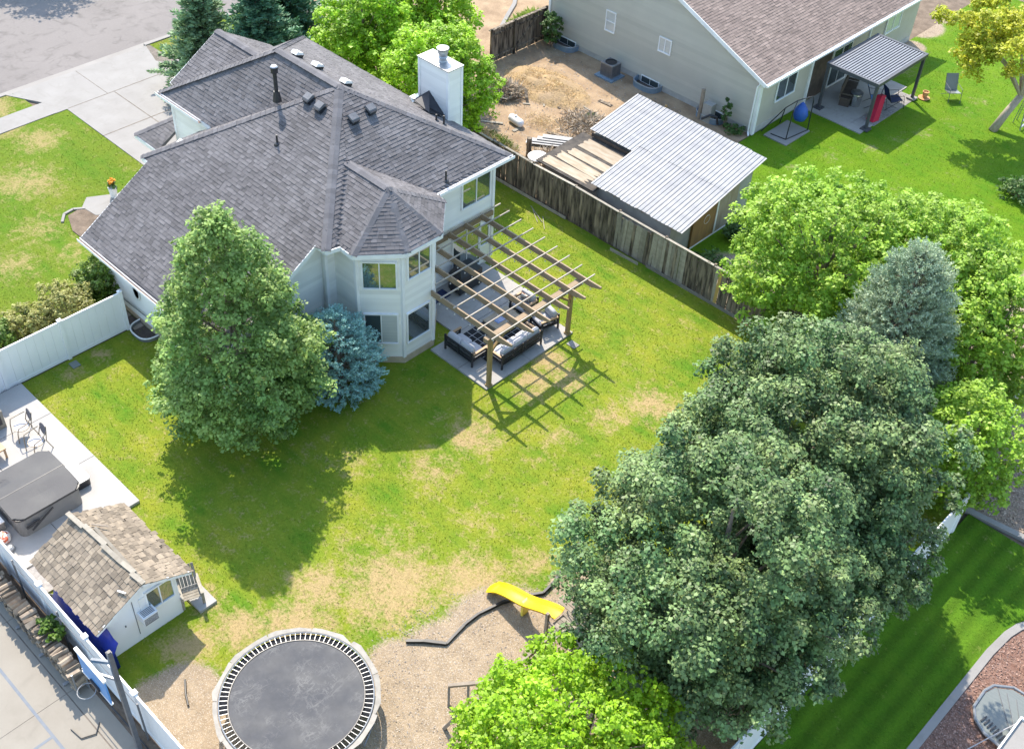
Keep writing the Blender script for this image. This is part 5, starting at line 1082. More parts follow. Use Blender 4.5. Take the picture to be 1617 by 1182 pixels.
for k in range(44):
    x, y = rq.uniform(-16, -8), rq.uniform(11, 19); 
    if k < 13: x, y = rq.gauss(-14.6, .7), rq.gauss(15.6, .6)
    a = rq.random() * PI; L = rq.uniform(.3, 1.1); z = rq.uniform(.03, .3) if k < 13 else .03
    o = board('scrap_board', None, rq.choice(('pale_wood', 'grey_timber', 'old_wood')), (x - math.cos(a) * L / 2, y - math.sin(a) * L / 2, z), (x + math.cos(a) * L / 2, y + math.sin(a) * L / 2, z + rq.uniform(-.02, .1)), rq.uniform(.07, .2), .025)
    tag(o, 'weathered scrap board lying in the dry side yard by the beige house', 'scrap board', 'scrap boards in the side yard')
def heap(name, label, m, cx, cy, rx, ry, h, n, L, seed):
    rng = np.random.default_rng(seed); u = nrm(rng.normal(size=(n, 3))) * (rng.random((n, 1)) ** .5); X = cx + u[:, 0] * rx; Y = cy + u[:, 1] * ry
    Z = h * np.clip(1 - u[:, 0] ** 2 - u[:, 1] ** 2, 0, 1) ** .8 * (.75 + .35 * np.sin(X * 3.1) * np.cos(Y * 2.7)) + .01
    D = nrm(np.stack([rng.normal(size=n), rng.normal(size=n), rng.random(n) * .9], 1)); l = L * (.5 + rng.random(n))
    q = dir_quads(np.stack([X, Y, Z], 1), D, l, l * .12, rng); return quads(name, q, np.clip(rng.normal(.5, .25, n), 0, 1), m, None, kind='stuff')
b = MB(); nn = 26; P = [(-13.5 + 2.7 * r_ * math.cos(t), 17.6 + 1.55 * r_ * math.sin(t), .42 * (1 - r_ ** 2) ** .8 * (.8 + .3 * math.sin(7 * r_ + 3 * t)) - .01) for r_ in (1, .85, .7, .5, .3, .12) for t in [2 * PI * i / nn for i in range(nn)]]
b.v = P; b.f = [(k * nn + i, k * nn + (i + 1) % nn, (k + 1) * nn + (i + 1) % nn, (k + 1) * nn + i) for k in range(5) for i in range(nn)] + [tuple(5 * nn + i for i in range(nn))]; b.t = [.5] * len(b.f); struct('dirt_mound', b, 'mound', smooth=True)
heap('dry_grass', '', 'straw', -13.5, 17.6, 2.6, 1.5, .40, 4200, .14, 31)
heap('dry_grass', '', 'straw', -11.2, 15.0, 1.2, .9, .15, 900, .14, 32)
heap('brush_pile', '', 'dry_twig', -9.7, 16.3, 1.5, 1.3, .28, 1300, .35, 33)
heap('brush_pile', '', 'dry_twig', -14.5, 15.6, 1.0, .9, .45, 1300, .4, 34)
heap('dry_weeds', '', 'straw', -12.2, 11.8, 2.2, .8, .2, 3000, .2, 35)
heap('brush_pile', '', 'dry_twig', -8.9, 12.6, .8, .7, .3, 700, .4, 36)
heap('green_weeds', '', 'leaf_weed', -9.9, 16.9, .35, .35, .3, 400, .2, 37)
heap('green_weeds', '', 'leaf_hedge', -11.5, 12.2, 1.2, .5, .18, 900, .2, 38)
heap('tall_grass', '', 'leaf_grass_tall', -18.4, 21.9, 1.2, 1.5, .5, 4500, .4, 39)
curve_strip('garden_curb', 'pale_concrete', [(-17.6, 19.0), (-18.6, 19.6), (-19.6, 20.6), (-20.2, 21.6), (-21, 23), (-22, 24.2)], .22, -.1, .08)

# ------------------------------------------------------------------ playhouse
ph = thing('playhouse', 'small white playhouse shed with weathered wood shake roof', 'playhouse', (-1, -14.3, 0))
b = MB(); g5 = [(-15.45, 0), (-13.2, 0), (-13.2, 1.72), (-14.28, 2.30), (-15.45, 1.68)]
b.add([(.6, y, z) for y, z in g5] + [(-2.55, y, z) for y, z in g5], [(0, 1, 2, 3, 4), (9, 8, 7, 6, 5)] + [(k, 5 + k, 5 + (k + 1) % 5, (k + 1) % 5) for k in range(5)]); b.build('wall', 'white_wall', ph)
RZ, RY = 2.40, -14.27
EL, ER = (-15.82, 1.60), (-12.78, 1.66)
b = MB(); b.slab([(-2.7, EL[0], EL[1]), (.74, EL[0], EL[1]), (.74, RY, RZ), (-2.7, RY, RZ)], .05, (0, -.45, .9)); b.slab([(-2.7, RY, RZ), (.74, RY, RZ), (.74, ER[0], ER[1]), (-2.7, ER[0], ER[1])], .05, (0, .45, .9)); pr_ = b.build('roof', 'dark_brown', ph)
rs = random.Random(4); shk = unit('shake'); nsh = 0; batch = MB()
for side, (ey, ez) in ((0, EL), (1, ER)):
    L = math.hypot(RY - ey, RZ - ez); v = Vector((0, (RY - ey) / L, (RZ - ez) / L)); u = Vector((1, 0, 0)); n = u.cross(v); n = -n if n.z < 0 else n
    rows = 9 if side == 0 else 11; e = L / rows
    for k in range(rows):
        x = -2.74 + rs.random() * -.1
        while x < .76:
            wd = rs.uniform(.11, .22) if side == 0 else rs.uniform(.10, .27); x1 = min(x + wd, .80); xa = max(x, -2.8)
            if x1 - xa > .03:
                jag = rs.gauss(0, .012) if side == 0 else rs.gauss(0, .03); ln = e * 1.35; tilt = .085 + rs.gauss(0, .015); v2 = (v - n * tilt).normalized(); n2 = u.cross(v2); n2 = -n2 if n2.z < 0 else n2
                c = Vector(((xa + x1) / 2, ey, ez)) + v * (k * e + ln / 2 - .03 + jag) + n * (.030 + rs.random() * .012); R = Matrix((u, v2, n2)).transposed() @ Matrix.Rotation(rs.gauss(0, .02), 3, 'Z')
                if nsh < 300 and not (side == 1 and rs.random() < .35): inst(shk, 'shake', pr_, c, R, (x1 - xa - .012, ln, .020)); nsh += 1
                else: batch.box(c, (x1 - xa - .012, ln, .020), tone=rs.random(), R=R)
            x += wd
batch.build('shake_batch', 'shake_batch', pr_, kind='stuff')
for (xa, xb, dy, dz) in ((-2.85, -2.1, -.08, .03), (-2.15, -1.1, .03, .0), (-1.15, -.2, .02, .01), (-.25, .3, .08, .0), (.25, .8, .06, .0)): board('ridge_board', pr_, 'pale_wood', (xa, RY + dy - .05, RZ + .075 + dz), (xb, RY + dy + .01, RZ + .07), .15, .025)
board('ridge_board', pr_, 'pale_wood', (-1.9, RY + .17, RZ + .02), (.5, RY + .12, RZ + .015), .10, .022)
board('loose_stick', pr_, 'white_paint', (.35, RY - .52, RZ - .15), (.62, RY - .42, RZ - .1), .05, .02); board('loose_stick', pr_, 'grey_timber', (-2.05, RY + .15, RZ + .05), (-1.75, RY + .5, RZ - .06), .04, .02)
window(ph, (.6, -13.77, 1.42), (0, 1, 0), (1, 0, 0), .85, .82, glass='glass', fr=.05); b = MB(); b.bx(.602, .63, -14.42, -14.22, .85, 1.72); b.build('window_board', 'white_paint', ph)
b = MB(); b.bx(.604, .612, -14.62, -14.6, .3, 1.8); b.bx(.604, .615, -14.97, -14.93, .95, 1.03); b.build('door_seam', 'dark_steel', ph)
b = MB(); b.bar((.76, EL[0] - .02, EL[1] - .03), (.76, RY, RZ - .03), .03, .12); b.bar((.76, ER[0] + .02, ER[1] - .03), (.76, RY, RZ - .03), .03, .12); b.build('barge_board', 'white_wall', ph)
r = thing('window_air_conditioner', 'white window air conditioner unit sticking out of the playhouse wall', 'air conditioner', (.75, -14.3, .95))
b = MB(); b.bx(.62, .95, -14.55, -14.08, .92, 1.25); b.build('case', 'trim', r)
b = MB(); [b.bx(.951, .956, -14.53, -14.1, .95 + i * .045, .975 + i * .045) for i in range(6)]; b.bx(.951, .954, -14.535, -14.095, .93, .94); [b.bx(.66 + i * .05, .685 + i * .05, -14.5, -14.13, 1.251, 1.256) for i in range(5)]; b.build('grille', 'dark_steel', r, kind='stuff')
# blue tarp between playhouse and fence
rng = np.random.default_rng(2); b = MB(); nx, ny = 16, 7; k = 0; P = []
for j in range(ny):
    for i in range(nx):
        fx, fy = i / (nx - 1), j / (ny - 1); x = -1.95 + 3.1 * fx; y = -15.47 - .42 * fy; z = 1.45 - .95 * fy ** 1.3 - .25 * max(0, fx - .75) * 3 + rng.normal() * .03; P.append((x + rng.normal() * .02, y + (.12 * fx if j > 4 else 0), max(.05, z)))
b.v = P; b.f = [(j * nx + i, j * nx + i + 1, (j + 1) * nx + i + 1, (j + 1) * nx + i) for j in range(ny - 1) for i in range(nx - 1)]; b.t = [.5] * len(b.f)
b2 = MB(); b2.v = [(x, y, z - .02) for x, y, z in P]; b.f += [tuple(reversed([q + len(P) for q in f])) for f in b.f]; b.v += b2.v; b.t = [.5] * len(b.f)
for x in np.linspace(.55, 1.15, 5): pass
b.add([(.62, -15.5, 1.2), (.62, -15.9, .6), (1.05, -15.92, .04), (1.0, -15.55, .04), (.64, -15.5, 1.15), (.66, -15.85, .62), (1.0, -15.86, .02), (.95, -15.6, .02)], MB.BF)
tag(b.build('tarp', 'tarp', smooth=True), 'bright blue tarp sheet tucked between the playhouse and white fence', 'tarp')
r = thing('deck_chair', 'weathered slatted wooden deck chair beside the playhouse', 'chair', (.35, -12.7, .09)); rz = Matrix.Rotation(-.35, 3, 'Z'); cc = Vector((.25, -12.72, .09)); Q = lambda x, y, z: cc + rz @ Vector((x, y, z))
for i in range(5): board('seat_slat', r, 'pale_wood', Q(.05 + i * .1, -.27, .36 - i * .0), Q(.05 + i * .1, .27, .36), .085, .02)
for i in range(6): board('back_slat', r, 'pale_wood', Q(-.02, -.25 + i * .1, .36), Q(-.32, -.25 + i * .1, .98), .085, .02)
for s in (-.3, .3):
    board('leg', r, 'pale_wood', Q(.5, s, 0), Q(.5, s, .56), .05, .07); board('leg', r, 'pale_wood', Q(-.1, s, 0), Q(-.1, s, .56), .05, .07); board('armrest', r, 'pale_wood', Q(-.2, s, .57), Q(.58, s, .57), .1, .022); board('side_rail', r, 'pale_wood', Q(-.3, s * .9, .2), Q(.55, s * .9, .34), .03, .08)
# ------------------------------------------------------------------ hot tub, steps, patio things
ht = thing('hot_tub', 'square hot tub with folded grey vinyl cover on the pale slab', 'hot tub', (-6.1, -14.2, .11))
def rrect(x0, x1, y0, y1, r, n=5):
    P = []
    for cx, cy, a in ((x1 - r, y1 - r, 0), (x0 + r, y1 - r, 90), (x0 + r, y0 + r, 180), (x1 - r, y0 + r, 270)):
        for i in range(n + 1): t = math.radians(a + 90 * i / n); P.append((cx + r * math.cos(t), cy + r * math.sin(t)))
    return P
b = MB(); b.prism(rrect(-7.1, -4.98, -15.22, -13.1, .22), .11, .86); b.build('cabinet', 'tub_side', ht)
b = MB(); b.prism(rrect(-7.16, -4.92, -15.28, -13.04, .26), .861, .92); b.build('skirt', 'black_vinyl', ht)
for x0, x1, e in ((-7.17, -6.055, 0), (-6.045, -4.91, 1)):
    b = MB(); y0, y1 = -15.29, -13.03; nx, ny = 10, 16; P = []; rng = np.random.default_rng(e)
    def z_(fx, fy):
        d = fx if e else 1 - fx
        return .955 + .07 * (1 - d) - .02 * max(0, 1 - abs(fx - .5) * 3) * max(0, 1 - abs(fy - .5) * 3) - (.05 * math.exp(-((fx - .45) ** 2 + (fy - .17) ** 2) / .012) if not e else 0)
    for j in range(ny + 1):
        for i in range(nx + 1):
            fx, fy = i / nx, j / ny; x, y = x0 + (x1 - x0) * fx, y0 + (y1 - y0) * fy
            if e and fx > .8 and (fy < .1 or fy > .9) or (not e) and fx < .2 and (fy < .1 or fy > .9):
                q = (fx - .8) / .2 if e else (.2 - fx) / .2; g_ = (.1 - fy) / .1 if fy < .1 else (fy - .9) / .1; k = .12 * min(1, q * g_ * 1.2); x += -k if e else k; y += k if fy < .5 else -k
            P.append((x, y, z_(fx, fy)))
    b.v = P; b.f = [(j * (nx + 1) + i, j * (nx + 1) + i + 1, (j + 1) * (nx + 1) + i + 1, (j + 1) * (nx + 1) + i) for j in range(ny) for i in range(nx)]; b.t = [.5] * len(b.f)
    per = [i for i in range(nx + 1)] + [(j + 1) * (nx + 1) - 1 for j in range(1, ny + 1)] + [ny * (nx + 1) + i for i in range(nx - 1, -1, -1)] + [j * (nx + 1) for j in range(ny - 1, 0, -1)]
    k0 = len(b.v); b.v += [(P[i][0], P[i][1], .921) for i in per]
    for i in range(len(per)): b.f.append((per[i], k0 + i, k0 + (i + 1) % len(per), per[(i + 1) % len(per)])); b.t.append(.5)
    b.build('cover_panel', 'hot_cover', ht, smooth=False)
b = MB(); b.bx(-6.06, -6.04, -15.27, -13.05, .93, 1.031); b.build('fold_strip', 'black_vinyl', ht)
b = MB(); b.bar((-4.88, -14.9, .35), (-4.88, -14.1, .8), .02, .07); b.bar((-4.87, -15.05, .55), (-4.87, -14.6, .6), .03, .1); b.build('cover_strap', 'black_vinyl', ht)
r = thing('tub_step', 'grey plastic step at the side of the hot tub', 'step', (-6.0, -12.75, .11)); b = MB(); b.prism(rrect(-6.5, -5.55, -13.0, -12.5, .12), .11, .38); b.build('body', 'black_vinyl', r); b = MB(); b.prism(rrect(-6.52, -5.53, -13.02, -12.48, .13), .381, .42); b.build('tread', 'steel_grey', r)
def patio_chair(label, c, rz):
    r = thing('patio_chair', label, 'chair', c, 'bronze patio chairs beside the hot tub'); R = Matrix.Rotation(rz, 3, 'Z'); C_ = Vector(c); P = lambda x, y, z: C_ + R @ Vector((x, y, z))
    for s in (-1, 1):
        b = MB(); b.tube([P(.27 * s, .32, 0), P(.29 * s, .28, .42), P(.31 * s, .22, .64), P(.30 * s, -.1, .68), P(.22 * s, -.26, .76)], .017, 6); b.build('front_leg', 'bronze', r)
        b = MB(); b.tube([P(.24 * s, -.36, 0), P(.22 * s, -.22, .42), P(.2 * s, -.27, .62), P(.14 * s, -.36, .92)], .017, 6); b.build('rear_leg', 'bronze', r)
    b = MB(); b.tube([P(math.cos(t) * .26, math.sin(t) * .26 + .03, .42) for t in [2 * PI * i / 16 for i in range(17)]], .016, 6); b.build('seat_ring', 'bronze', r)
    b = MB(); b.prism([(0, 0)], 0, 0) if False else b.add([P(math.cos(2 * PI * i / 18) * .255, math.sin(2 * PI * i / 18) * .255 + .03, .43) for i in range(18)] + [P(math.cos(2 * PI * i / 18) * .255, math.sin(2 * PI * i / 18) * .255 + .03, .415) for i in range(18)], [tuple(range(18)), tuple(reversed(range(18, 36)))]); b.build('seat', 'sling', r)
    b = MB(); q = [(math.cos(2 * PI * i / 18) * .19, math.sin(2 * PI * i / 18) * .25) for i in range(18)]; b.add([P(x, -.29 - .07 * (z + .2) , .76 + z) for x, z in q] + [P(x, -.31 - .07 * (z + .2), .76 + z) for x, z in q], [tuple(reversed(range(18))), tuple(range(18, 36))] + [(i, (i + 1) % 18, 18 + (i + 1) % 18, 18 + i) for i in range(18)]); b.build('backrest', 'weave_grey', r)
patio_chair('bronze patio chair with oval back farther from the hot tub', (-9.0, -12.95, .11), PI * .98); patio_chair('bronze patio chair with oval back nearest the hot tub', (-8.05, -12.95, .11), PI * 1.02)
r = thing('planter_stand', 'pale wooden cabinet with dark front at the slab edge', 'cabinet', (-10.2, -13.5, .11)); b = MB(); b.bx(-10.6, -9.75, -13.85, -13.2, .11, .85); b.build('case', 'pale_wood', r); b = MB(); b.bx(-9.749, -9.74, -13.75, -13.3, .3, .75); b.build('front_panel', 'black_vinyl', r)
r = thing('side_table', 'wooden side table with tapered legs left of the hot tub', 'table', (-8.9, -14.2, .11)); b = MB(); b.bx(-9.4, -8.4, -14.7, -13.85, .5, .55); b.build('table_top', 'arm_wood', r)
for x in (-9.35, -8.45):
    for y in (-14.65, -13.9): b = MB(); b.bar((x, y, .11), (x, y, .5), .06, .06); b.build('leg', 'arm_wood', r)
r = thing('storage_box', 'pale lidded box beside the hot tub at the fence', 'box', (-5.8, -15.6, .11)); b = MB(); b.bx(-6.7, -5.7, -15.85, -15.4, .11, .45); b.build('body', 'pale_concrete', r); b = MB(); b.bx(-6.73, -5.67, -15.87, -15.38, .451, .49); b.build('lid', 'white_paint', r)
for k, (x, y, s, lb) in enumerate(((-5.35, -15.65, .32, 'red and white printed bag of supplies behind the hot tub'), (-4.85, -15.7, .2, 'small grey packet next to the printed bag'))):
    b = MB(); b.lathe((x, y, .11), [(.6 * s, 0), (s * .7, .1 * s), (s * .65, .6 * s), (s * .3, .8 * s), (.001, .82 * s)], 9); tag(b.build('supply_bag', 'red_print' if k == 0 else 'steel_grey'), lb, 'bag')
r = thing('garden_hose', 'coiled grey garden hose between playhouse and white fence', 'hose', (-2.3, -15.8, 0)); b = MB(); b.tube([(-2.25 + math.cos(i * .5) * (.22 + .0025 * (i % 20)), -15.82 + math.sin(i * .5) * .17, .03 + i * .0028) for i in range(90)], .018, 5); b.build('coil', 'steel_grey', r)
# ------------------------------------------------------------------ firewood stack, fence rods, basketball hoop
lb = MB(); lb.tube([(0, -.5, 0), (.02, 0, .01), (0, .5, 0)], [.48, .5, .46], 7); lm1 = lb.mesh('log', 'log_side'); lb = MB(); lb.add([(-.5, -.5, -.4), (.5, -.5, -.4), (0, -.5, .45), (-.48, .5, -.38), (.5, .5, -.4), (.05, .5, .4)], [(0, 1, 2), (5, 4, 3), (0, 3, 4, 1), (1, 4, 5, 2), (2, 5, 3, 0)]); lm2 = lb.mesh('split_log', 'log_side')
rl = random.Random(9); nl = 0
for lay in range(6):
    x = -5.0 + rl.random() * .1
    while x < .85:
        d = rl.uniform(.12, .2); z = .18 + lay * .135 + rl.gauss(0, .02); top_ = .95 - .12 * math.sin((x + 5) * 1.1) ** 2
        if z < top_:
            R = Matrix.Rotation(rl.gauss(0, .12), 3, 'Z') @ Matrix.Rotation(rl.random() * 6.28, 3, 'Y')
            o = inst(rl.choice((lm1, lm2, lm2)), 'log', None, (x + d / 2, -16.68 + rl.gauss(0, .03), z), R, (d, rl.uniform(.36, .46), d * rl.uniform(.75, 1)))
            tag(o, 'split firewood log lying in the long stack beside the white fence', 'log', 'firewood logs stacked along the white fence')
        x += d * 1.0
r = thing('log_rack', 'low metal rack holding the firewood stack', 'rack', (-2, -16.68, 0))
for y in (-16.83, -16.53): board('rail', r, 'galv', (-5.1, y, .07), (.98, y, .07), .04, .06)
for x in (-3.6, -2.2, -.9, .4): board('foot', r, 'white_metal', (x, -17.0, .03), (x, -16.45, .03), .09, .05)
for x in (.95,):
    for y in (-16.85, -16.52): board('upright', r, 'galv', (x, y, .0), (x, y, .95), .035, .035)
for k, x in enumerate((-3.0, -.55, 3.45)):
    b = MB(); b.tube([(x, -16.24, 0), (x, -16.24, 1.78)], .028, 6); tag(b.build('steel_rod', 'dark_steel'), ('dark upright steel rod at the white fence behind the firewood stack', 'dark upright steel rod at the white fence beside the blue tarp', 'dark upright steel rod at the white fence past the hoop pole')[k], 'rod')
b = MB(); b.tube([(-3.0, -16.26, 1.75), (-.55, -16.26, 1.62), (3.45, -16.26, 1.75)], .012, 5); tag(b.build('wire', 'dark_steel'), 'thin dark wire strung between rods along the white fence', 'wire')
hp = thing('basketball_hoop', 'tall square pole basketball hoop leaning over the white fence', 'basketball hoop', (3.5, -16.55, 0))
b = MB(); b.bar((3.5, -16.55, 0), (3.42, -16.5, 4.35), .12, .12); b.build('pole', 'dark_steel', hp)
b = MB(); b.box((3.42, -16.5, 4.36), (.09, .09, .03)); b.build('pole_cap', 'black_metal', hp)
b = MB(); b.bar((3.43, -16.52, 3.95), (2.9, -16.78, 3.75), .07, .1); b.build('arm', 'steel_grey', hp); b = MB(); b.bar((3.44, -16.52, 3.2), (2.9, -16.80, 3.2), .05, .08); b.build('arm', 'steel_grey', hp)
b = MB(); b.bx(2.45, 3.75, -16.94, -16.90, 2.95, 3.86); b.build('backboard', 'sky_blue_plastic', hp)
b = MB(); b.bar((2.42, -16.92, 3.9), (3.78, -16.92, 3.9), .09, .07); b.build('board_frame', 'white_paint', hp); b = MB(); b.bar((2.42, -16.92, 2.92), (3.78, -16.92, 2.92), .07, .05); b.build('board_frame', 'white_paint', hp)
b = MB(); b.tube([(3.1 + math.cos(2 * PI * i / 16) * .23, -17.2 + math.sin(2 * PI * i / 16) * .23, 3.05) for i in range(17)], .013, 5); b.build('rim', 'steel_grey', hp)
b = MB(); b.bx(2.9, 3.3, -17.0, -16.942, 2.98, 3.12); b.build('bracket', 'black_metal', hp)
b = MB(); b.tube([(2.1, -16.9, .02), (2.35, -17.15, .03), (2.2, -17.5, .03), (1.75, -17.55, .03)], .02, 5); tag(b.build('hose_piece', 'black_vinyl'), 'short black hose curved on the court concrete', 'hose')
b = MB(); b.tube([(1.2, -16.42, .03), (3, -16.40, .04), (5.5, -16.41, .03), (8, -16.4, .03)], .022, 5); tag(b.build('irrigation_pipe', 'black_vinyl'), 'long black irrigation pipe along the foot of the white fence', 'pipe')
# ------------------------------------------------------------------ trampoline
tc = (5.67, -12.88); tr_ = thing('trampoline', 'round trampoline with dusty black mat and worn grey pads', 'trampoline', (*tc, 0))
zt = .88; b = MB(); k = 72; b.v = [(tc[0], tc[1], zt - .035)]
for rr_, zz in ((.5, -.028), (1.0, -.018), (1.5, -.006), (1.83, 0)): b.v += [(tc[0] + rr_ * math.cos(2 * PI * i / k), tc[1] + rr_ * math.sin(2 * PI * i / k), zt + zz) for i in range(k)]
b.f = [(0, 1 + i, 1 + (i + 1) % k) for i in range(k)] + [(1 + r_ * k + i, 1 + (r_ + 1) * k + i, 1 + (r_ + 1) * k + (i + 1) % k, 1 + r_ * k + (i + 1) % k) for r_ in range(3) for i in range(k)]; b.t = [.5] * len(b.f); b.build('mat', 'tramp_mat', tr_, smooth=True)
ring = lambda R_, z, r0, n=73: ([(tc[0] + R_ * math.cos(2 * PI * i / (n - 1)), tc[1] + R_ * math.sin(2 * PI * i / (n - 1)), z) for i in range(n)], r0)
b = MB(); p_, r0 = ring(1.83, zt, .022); b.tube(p_, r0, 6); b.build('mat_hem', 'black_vinyl', tr_)
b = MB(); p_, r0 = ring(2.08, zt, .022); b.tube(p_, r0, 8); b.build('frame_rim', 'steel_grey', tr_)
b = MB(); n = 40; aa = [math.radians(30 + 210 * i / n) for i in range(n + 1)]; P = [(tc[0] + r_ * math.cos(t), tc[1] + r_ * math.sin(t), zt - .06) for t in aa for r_ in (1.84, 2.07)]; b.v = P; b.f = [(2 * i, 2 * i + 1, 2 * i + 3, 2 * i + 2) for i in range(n)]; b.t = [.5] * n; b.build('spring_gap_shade', 'rug_black', tr_)  # black part-ring added below the springs to darken their shaded gaps
b = MB(); b.tube([(-.5, 0, 0), (.5, 0, 0)], .5, 6); sp = b.mesh('spring', 'spring')
for i in range(88):
    a = 2 * PI * i / 88; u = Vector((math.cos(a), math.sin(a), 0)); R = Matrix((u, Vector((-u.y, u.x, 0)), Vector((0, 0, 1)))).transposed(); inst(sp, 'spring', tr_, (tc[0] + u.x * 1.955, tc[1] + u.y * 1.955, zt), R, (.235, .017, .017))
rt = random.Random(6); npd = 11
for i in range(npd):
    a0, a1 = 2 * PI * (i - .004) / npd, 2 * PI * (i + 1.004) / npd; am = (a0 + a1) / 2; b = MB(); zz = zt - .02 - (.012 if i % 2 else 0) - (.02 if i == npd - 1 else 0); n = 6
    inn = [(2.12 + .0 * rt.random(), a0 + (a1 - a0) * j / n) for j in range(n + 1)]; o_ = [(2.27 + rt.gauss(0, .015), a1 - .01), (2.29 + rt.gauss(0, .02), am + .17), (2.27 + rt.gauss(0, .02), am - .12), (2.24 + rt.gauss(0, .02), a0 + .01)]
    b.prism([(tc[0] + q * math.cos(t), tc[1] + q * math.sin(t)) for q, t in list(reversed(inn)) + list(reversed(o_))], zz, zz + .025); 
    b.build('pad', 'tramp_pad', tr_)
for i in range(6):
    a = 2 * PI * (i + .3) / 6; b = MB(); x, y = tc[0] + 2.08 * math.cos(a), tc[1] + 2.08 * math.sin(a); x2, y2 = tc[0] + 2.08 * math.cos(a + .35), tc[1] + 2.08 * math.sin(a + .35)
    b.tube([(x, y, zt - .03), (x, y, .03), (x2, y2, .03), (x2, y2, zt - .03)], .022, 6); b.build('leg', 'galv', tr_)
b = MB(); b.tube([(2.6, -14.5, .06), (3.0, -14.75, .07), (3.35, -14.9, .06)], .03, 6); tag(b.build('edging_piece', 'edging_black'), 'short black edging piece left of the trampoline', 'edging')
# ------------------------------------------------------------------ play set with slide
ps = thing('play_tower', 'small weathered wooden play tower with slide under the big maple', 'play tower', (9.5, -6.05, 0))
for x in (9.02, 10.05):
    for y in (-6.6, -5.5): b = MB(); b.box((x, y, 1.0), (.09, .09, 2.0)); b.build('post', 'grey_timber', ps)
for i in range(8): board('deck_board', ps, 'pale_wood', (9.0, -6.55 + i * .145, 1.2), (10.1, -6.55 + i * .145, 1.2), .13, .03)
for i in range(5): board('roof_board', ps, 'grey_timber', (8.95, -6.05 + i * .15, 2.02 + .02 * i), (10.15, -6.05 + i * .15, 2.02 + .02 * i), .14, .025)
for y in (-6.6, -5.5): board('side_rail', ps, 'grey_timber', (9.02, y, 1.65), (10.05, y, 1.65), .04, .09)
for y in (-6.42, -5.66): b = MB(); b.tube([(8.96, y, 1.25), (8.9, y, 1.55), (9.0, y, 1.7)], .02, 6); b.build('handle', 'dark_steel', ps)
sl_ = thing('slide', 'bright yellow wavy plastic slide down from the play tower', 'slide', (6.4, -5.95, 0))
b = MB(); n = 28; W_ = .255; prof = [(-1.0, .12), (-.93, .135), (-.82, .02), (-.5, -.012), (0, -.018), (.5, -.012), (.82, .02), (.93, .135), (1.0, .12)]
for i in range(n + 1):
    f = i / n; x = 8.98 - 2.62 * f; z = 1.20 * (1 - f) ** 1.0 + .12 + .05 * math.sin(f * PI * 3.0 + .4) * (1 - abs(f - .5) * .6); e = 1 + (.16 if f > .9 else 0) * (f - .9) * 10; fl = 1 - .75 * max(0, (f - .88) / .12)
    for q, h in prof: b.v.append((x - (.10 * (1 - q * q) if i == n else 0), -6.04 + q * W_ * e, z + h * fl))
m_ = len(prof); b.f = [(i * m_ + j, (i + 1) * m_ + j, (i + 1) * m_ + j + 1, i * m_ + j + 1) for i in range(n) for j in range(m_ - 1)]; kk = len(b.v); b.v += [(x, y, z - .02) for x, y, z in b.v]; b.f += [tuple(reversed([q + kk for q in f])) for f in b.f[:]]
for j in (0, m_ - 1): b.f += [(i * m_ + j, i * m_ + j + kk, (i + 1) * m_ + j + kk, (i + 1) * m_ + j) for i in range(n)]
b.f += [(n * m_ + j, n * m_ + j + kk, n * m_ + j + 1 + kk, n * m_ + j + 1) for j in range(m_ - 1)]
b.t = [.5] * len(b.f); b.build('chute', 'yellow_plastic', sl_, smooth=True)
b = MB(); b.bx(6.42, 6.5, -6.15, -5.8, 0, .12); b.bx(7.6, 7.68, -6.1, -5.84, 0, .66); b.build('support', 'yellow_faded', sl_)
sw = thing('swing_frame', 'weathered timber swing frame beside the play tower', 'swing frame', (9.5, -8.3, 0))
b = MB(); b.bar((9.62, -6.65, 2.05), (9.62, -10.3, 2.05), .09, .14); b.build('top_beam', 'grey_timber', sw)
for x in (8.75, 10.45): b = MB(); b.bar((9.6 + (x - 9.6) * .06, -10.2, 2.05), (x, -10.3, 0), .09, .09); b.build('leg', 'grey_timber', sw)
board('cross_bar', sw, 'grey_timber', (9.05, -10.25, .95), (10.15, -10.25, .95), .05, .1)
tb_ = thing('timber_frame', 'low weathered timber frame half hidden by the lime green tree', 'timber frame', (8.3, -9.0, 0))
board('rail', tb_, 'grey_timber', (8.1, -9.55, .55), (8.85, -8.6, .55), .1, .09)
for x, y in ((8.12, -9.53), (8.45, -9.1), (8.83, -8.62)): b = MB(); b.bar((x, y, .5), (x + .22, y - .22, 0), .07, .08); b.build('leg', 'grey_timber', tb_)
ed = thing('lawn_edging', 'black plastic edging strip between the dry lawn and the play area', 'edging', (6.8, -6.5, 0))
pts = [(5.95, -9.2), (6.3, -8.85), (6.84, -8.42), (6.72, -7.6), (6.73, -7.0), (6.93, -6.2), (7.2, -5.6), (7.55, -5.05), (7.5, -4.5), (7.3, -3.9), (6.95, -3.1), (7.1, -2.6)]
for k in range(0, len(pts) - 1):
    b = MB(); a, c = Vector((*pts[k], .035 + (.02 if k % 2 else 0))), Vector((*pts[k + 1], .05)); b.bar(a, c, .07, .12); b.bar(a + V(0, .06, .03), c + V(.02, .05, .03), .05, .05); b.build('strip', 'edging_black', ed)
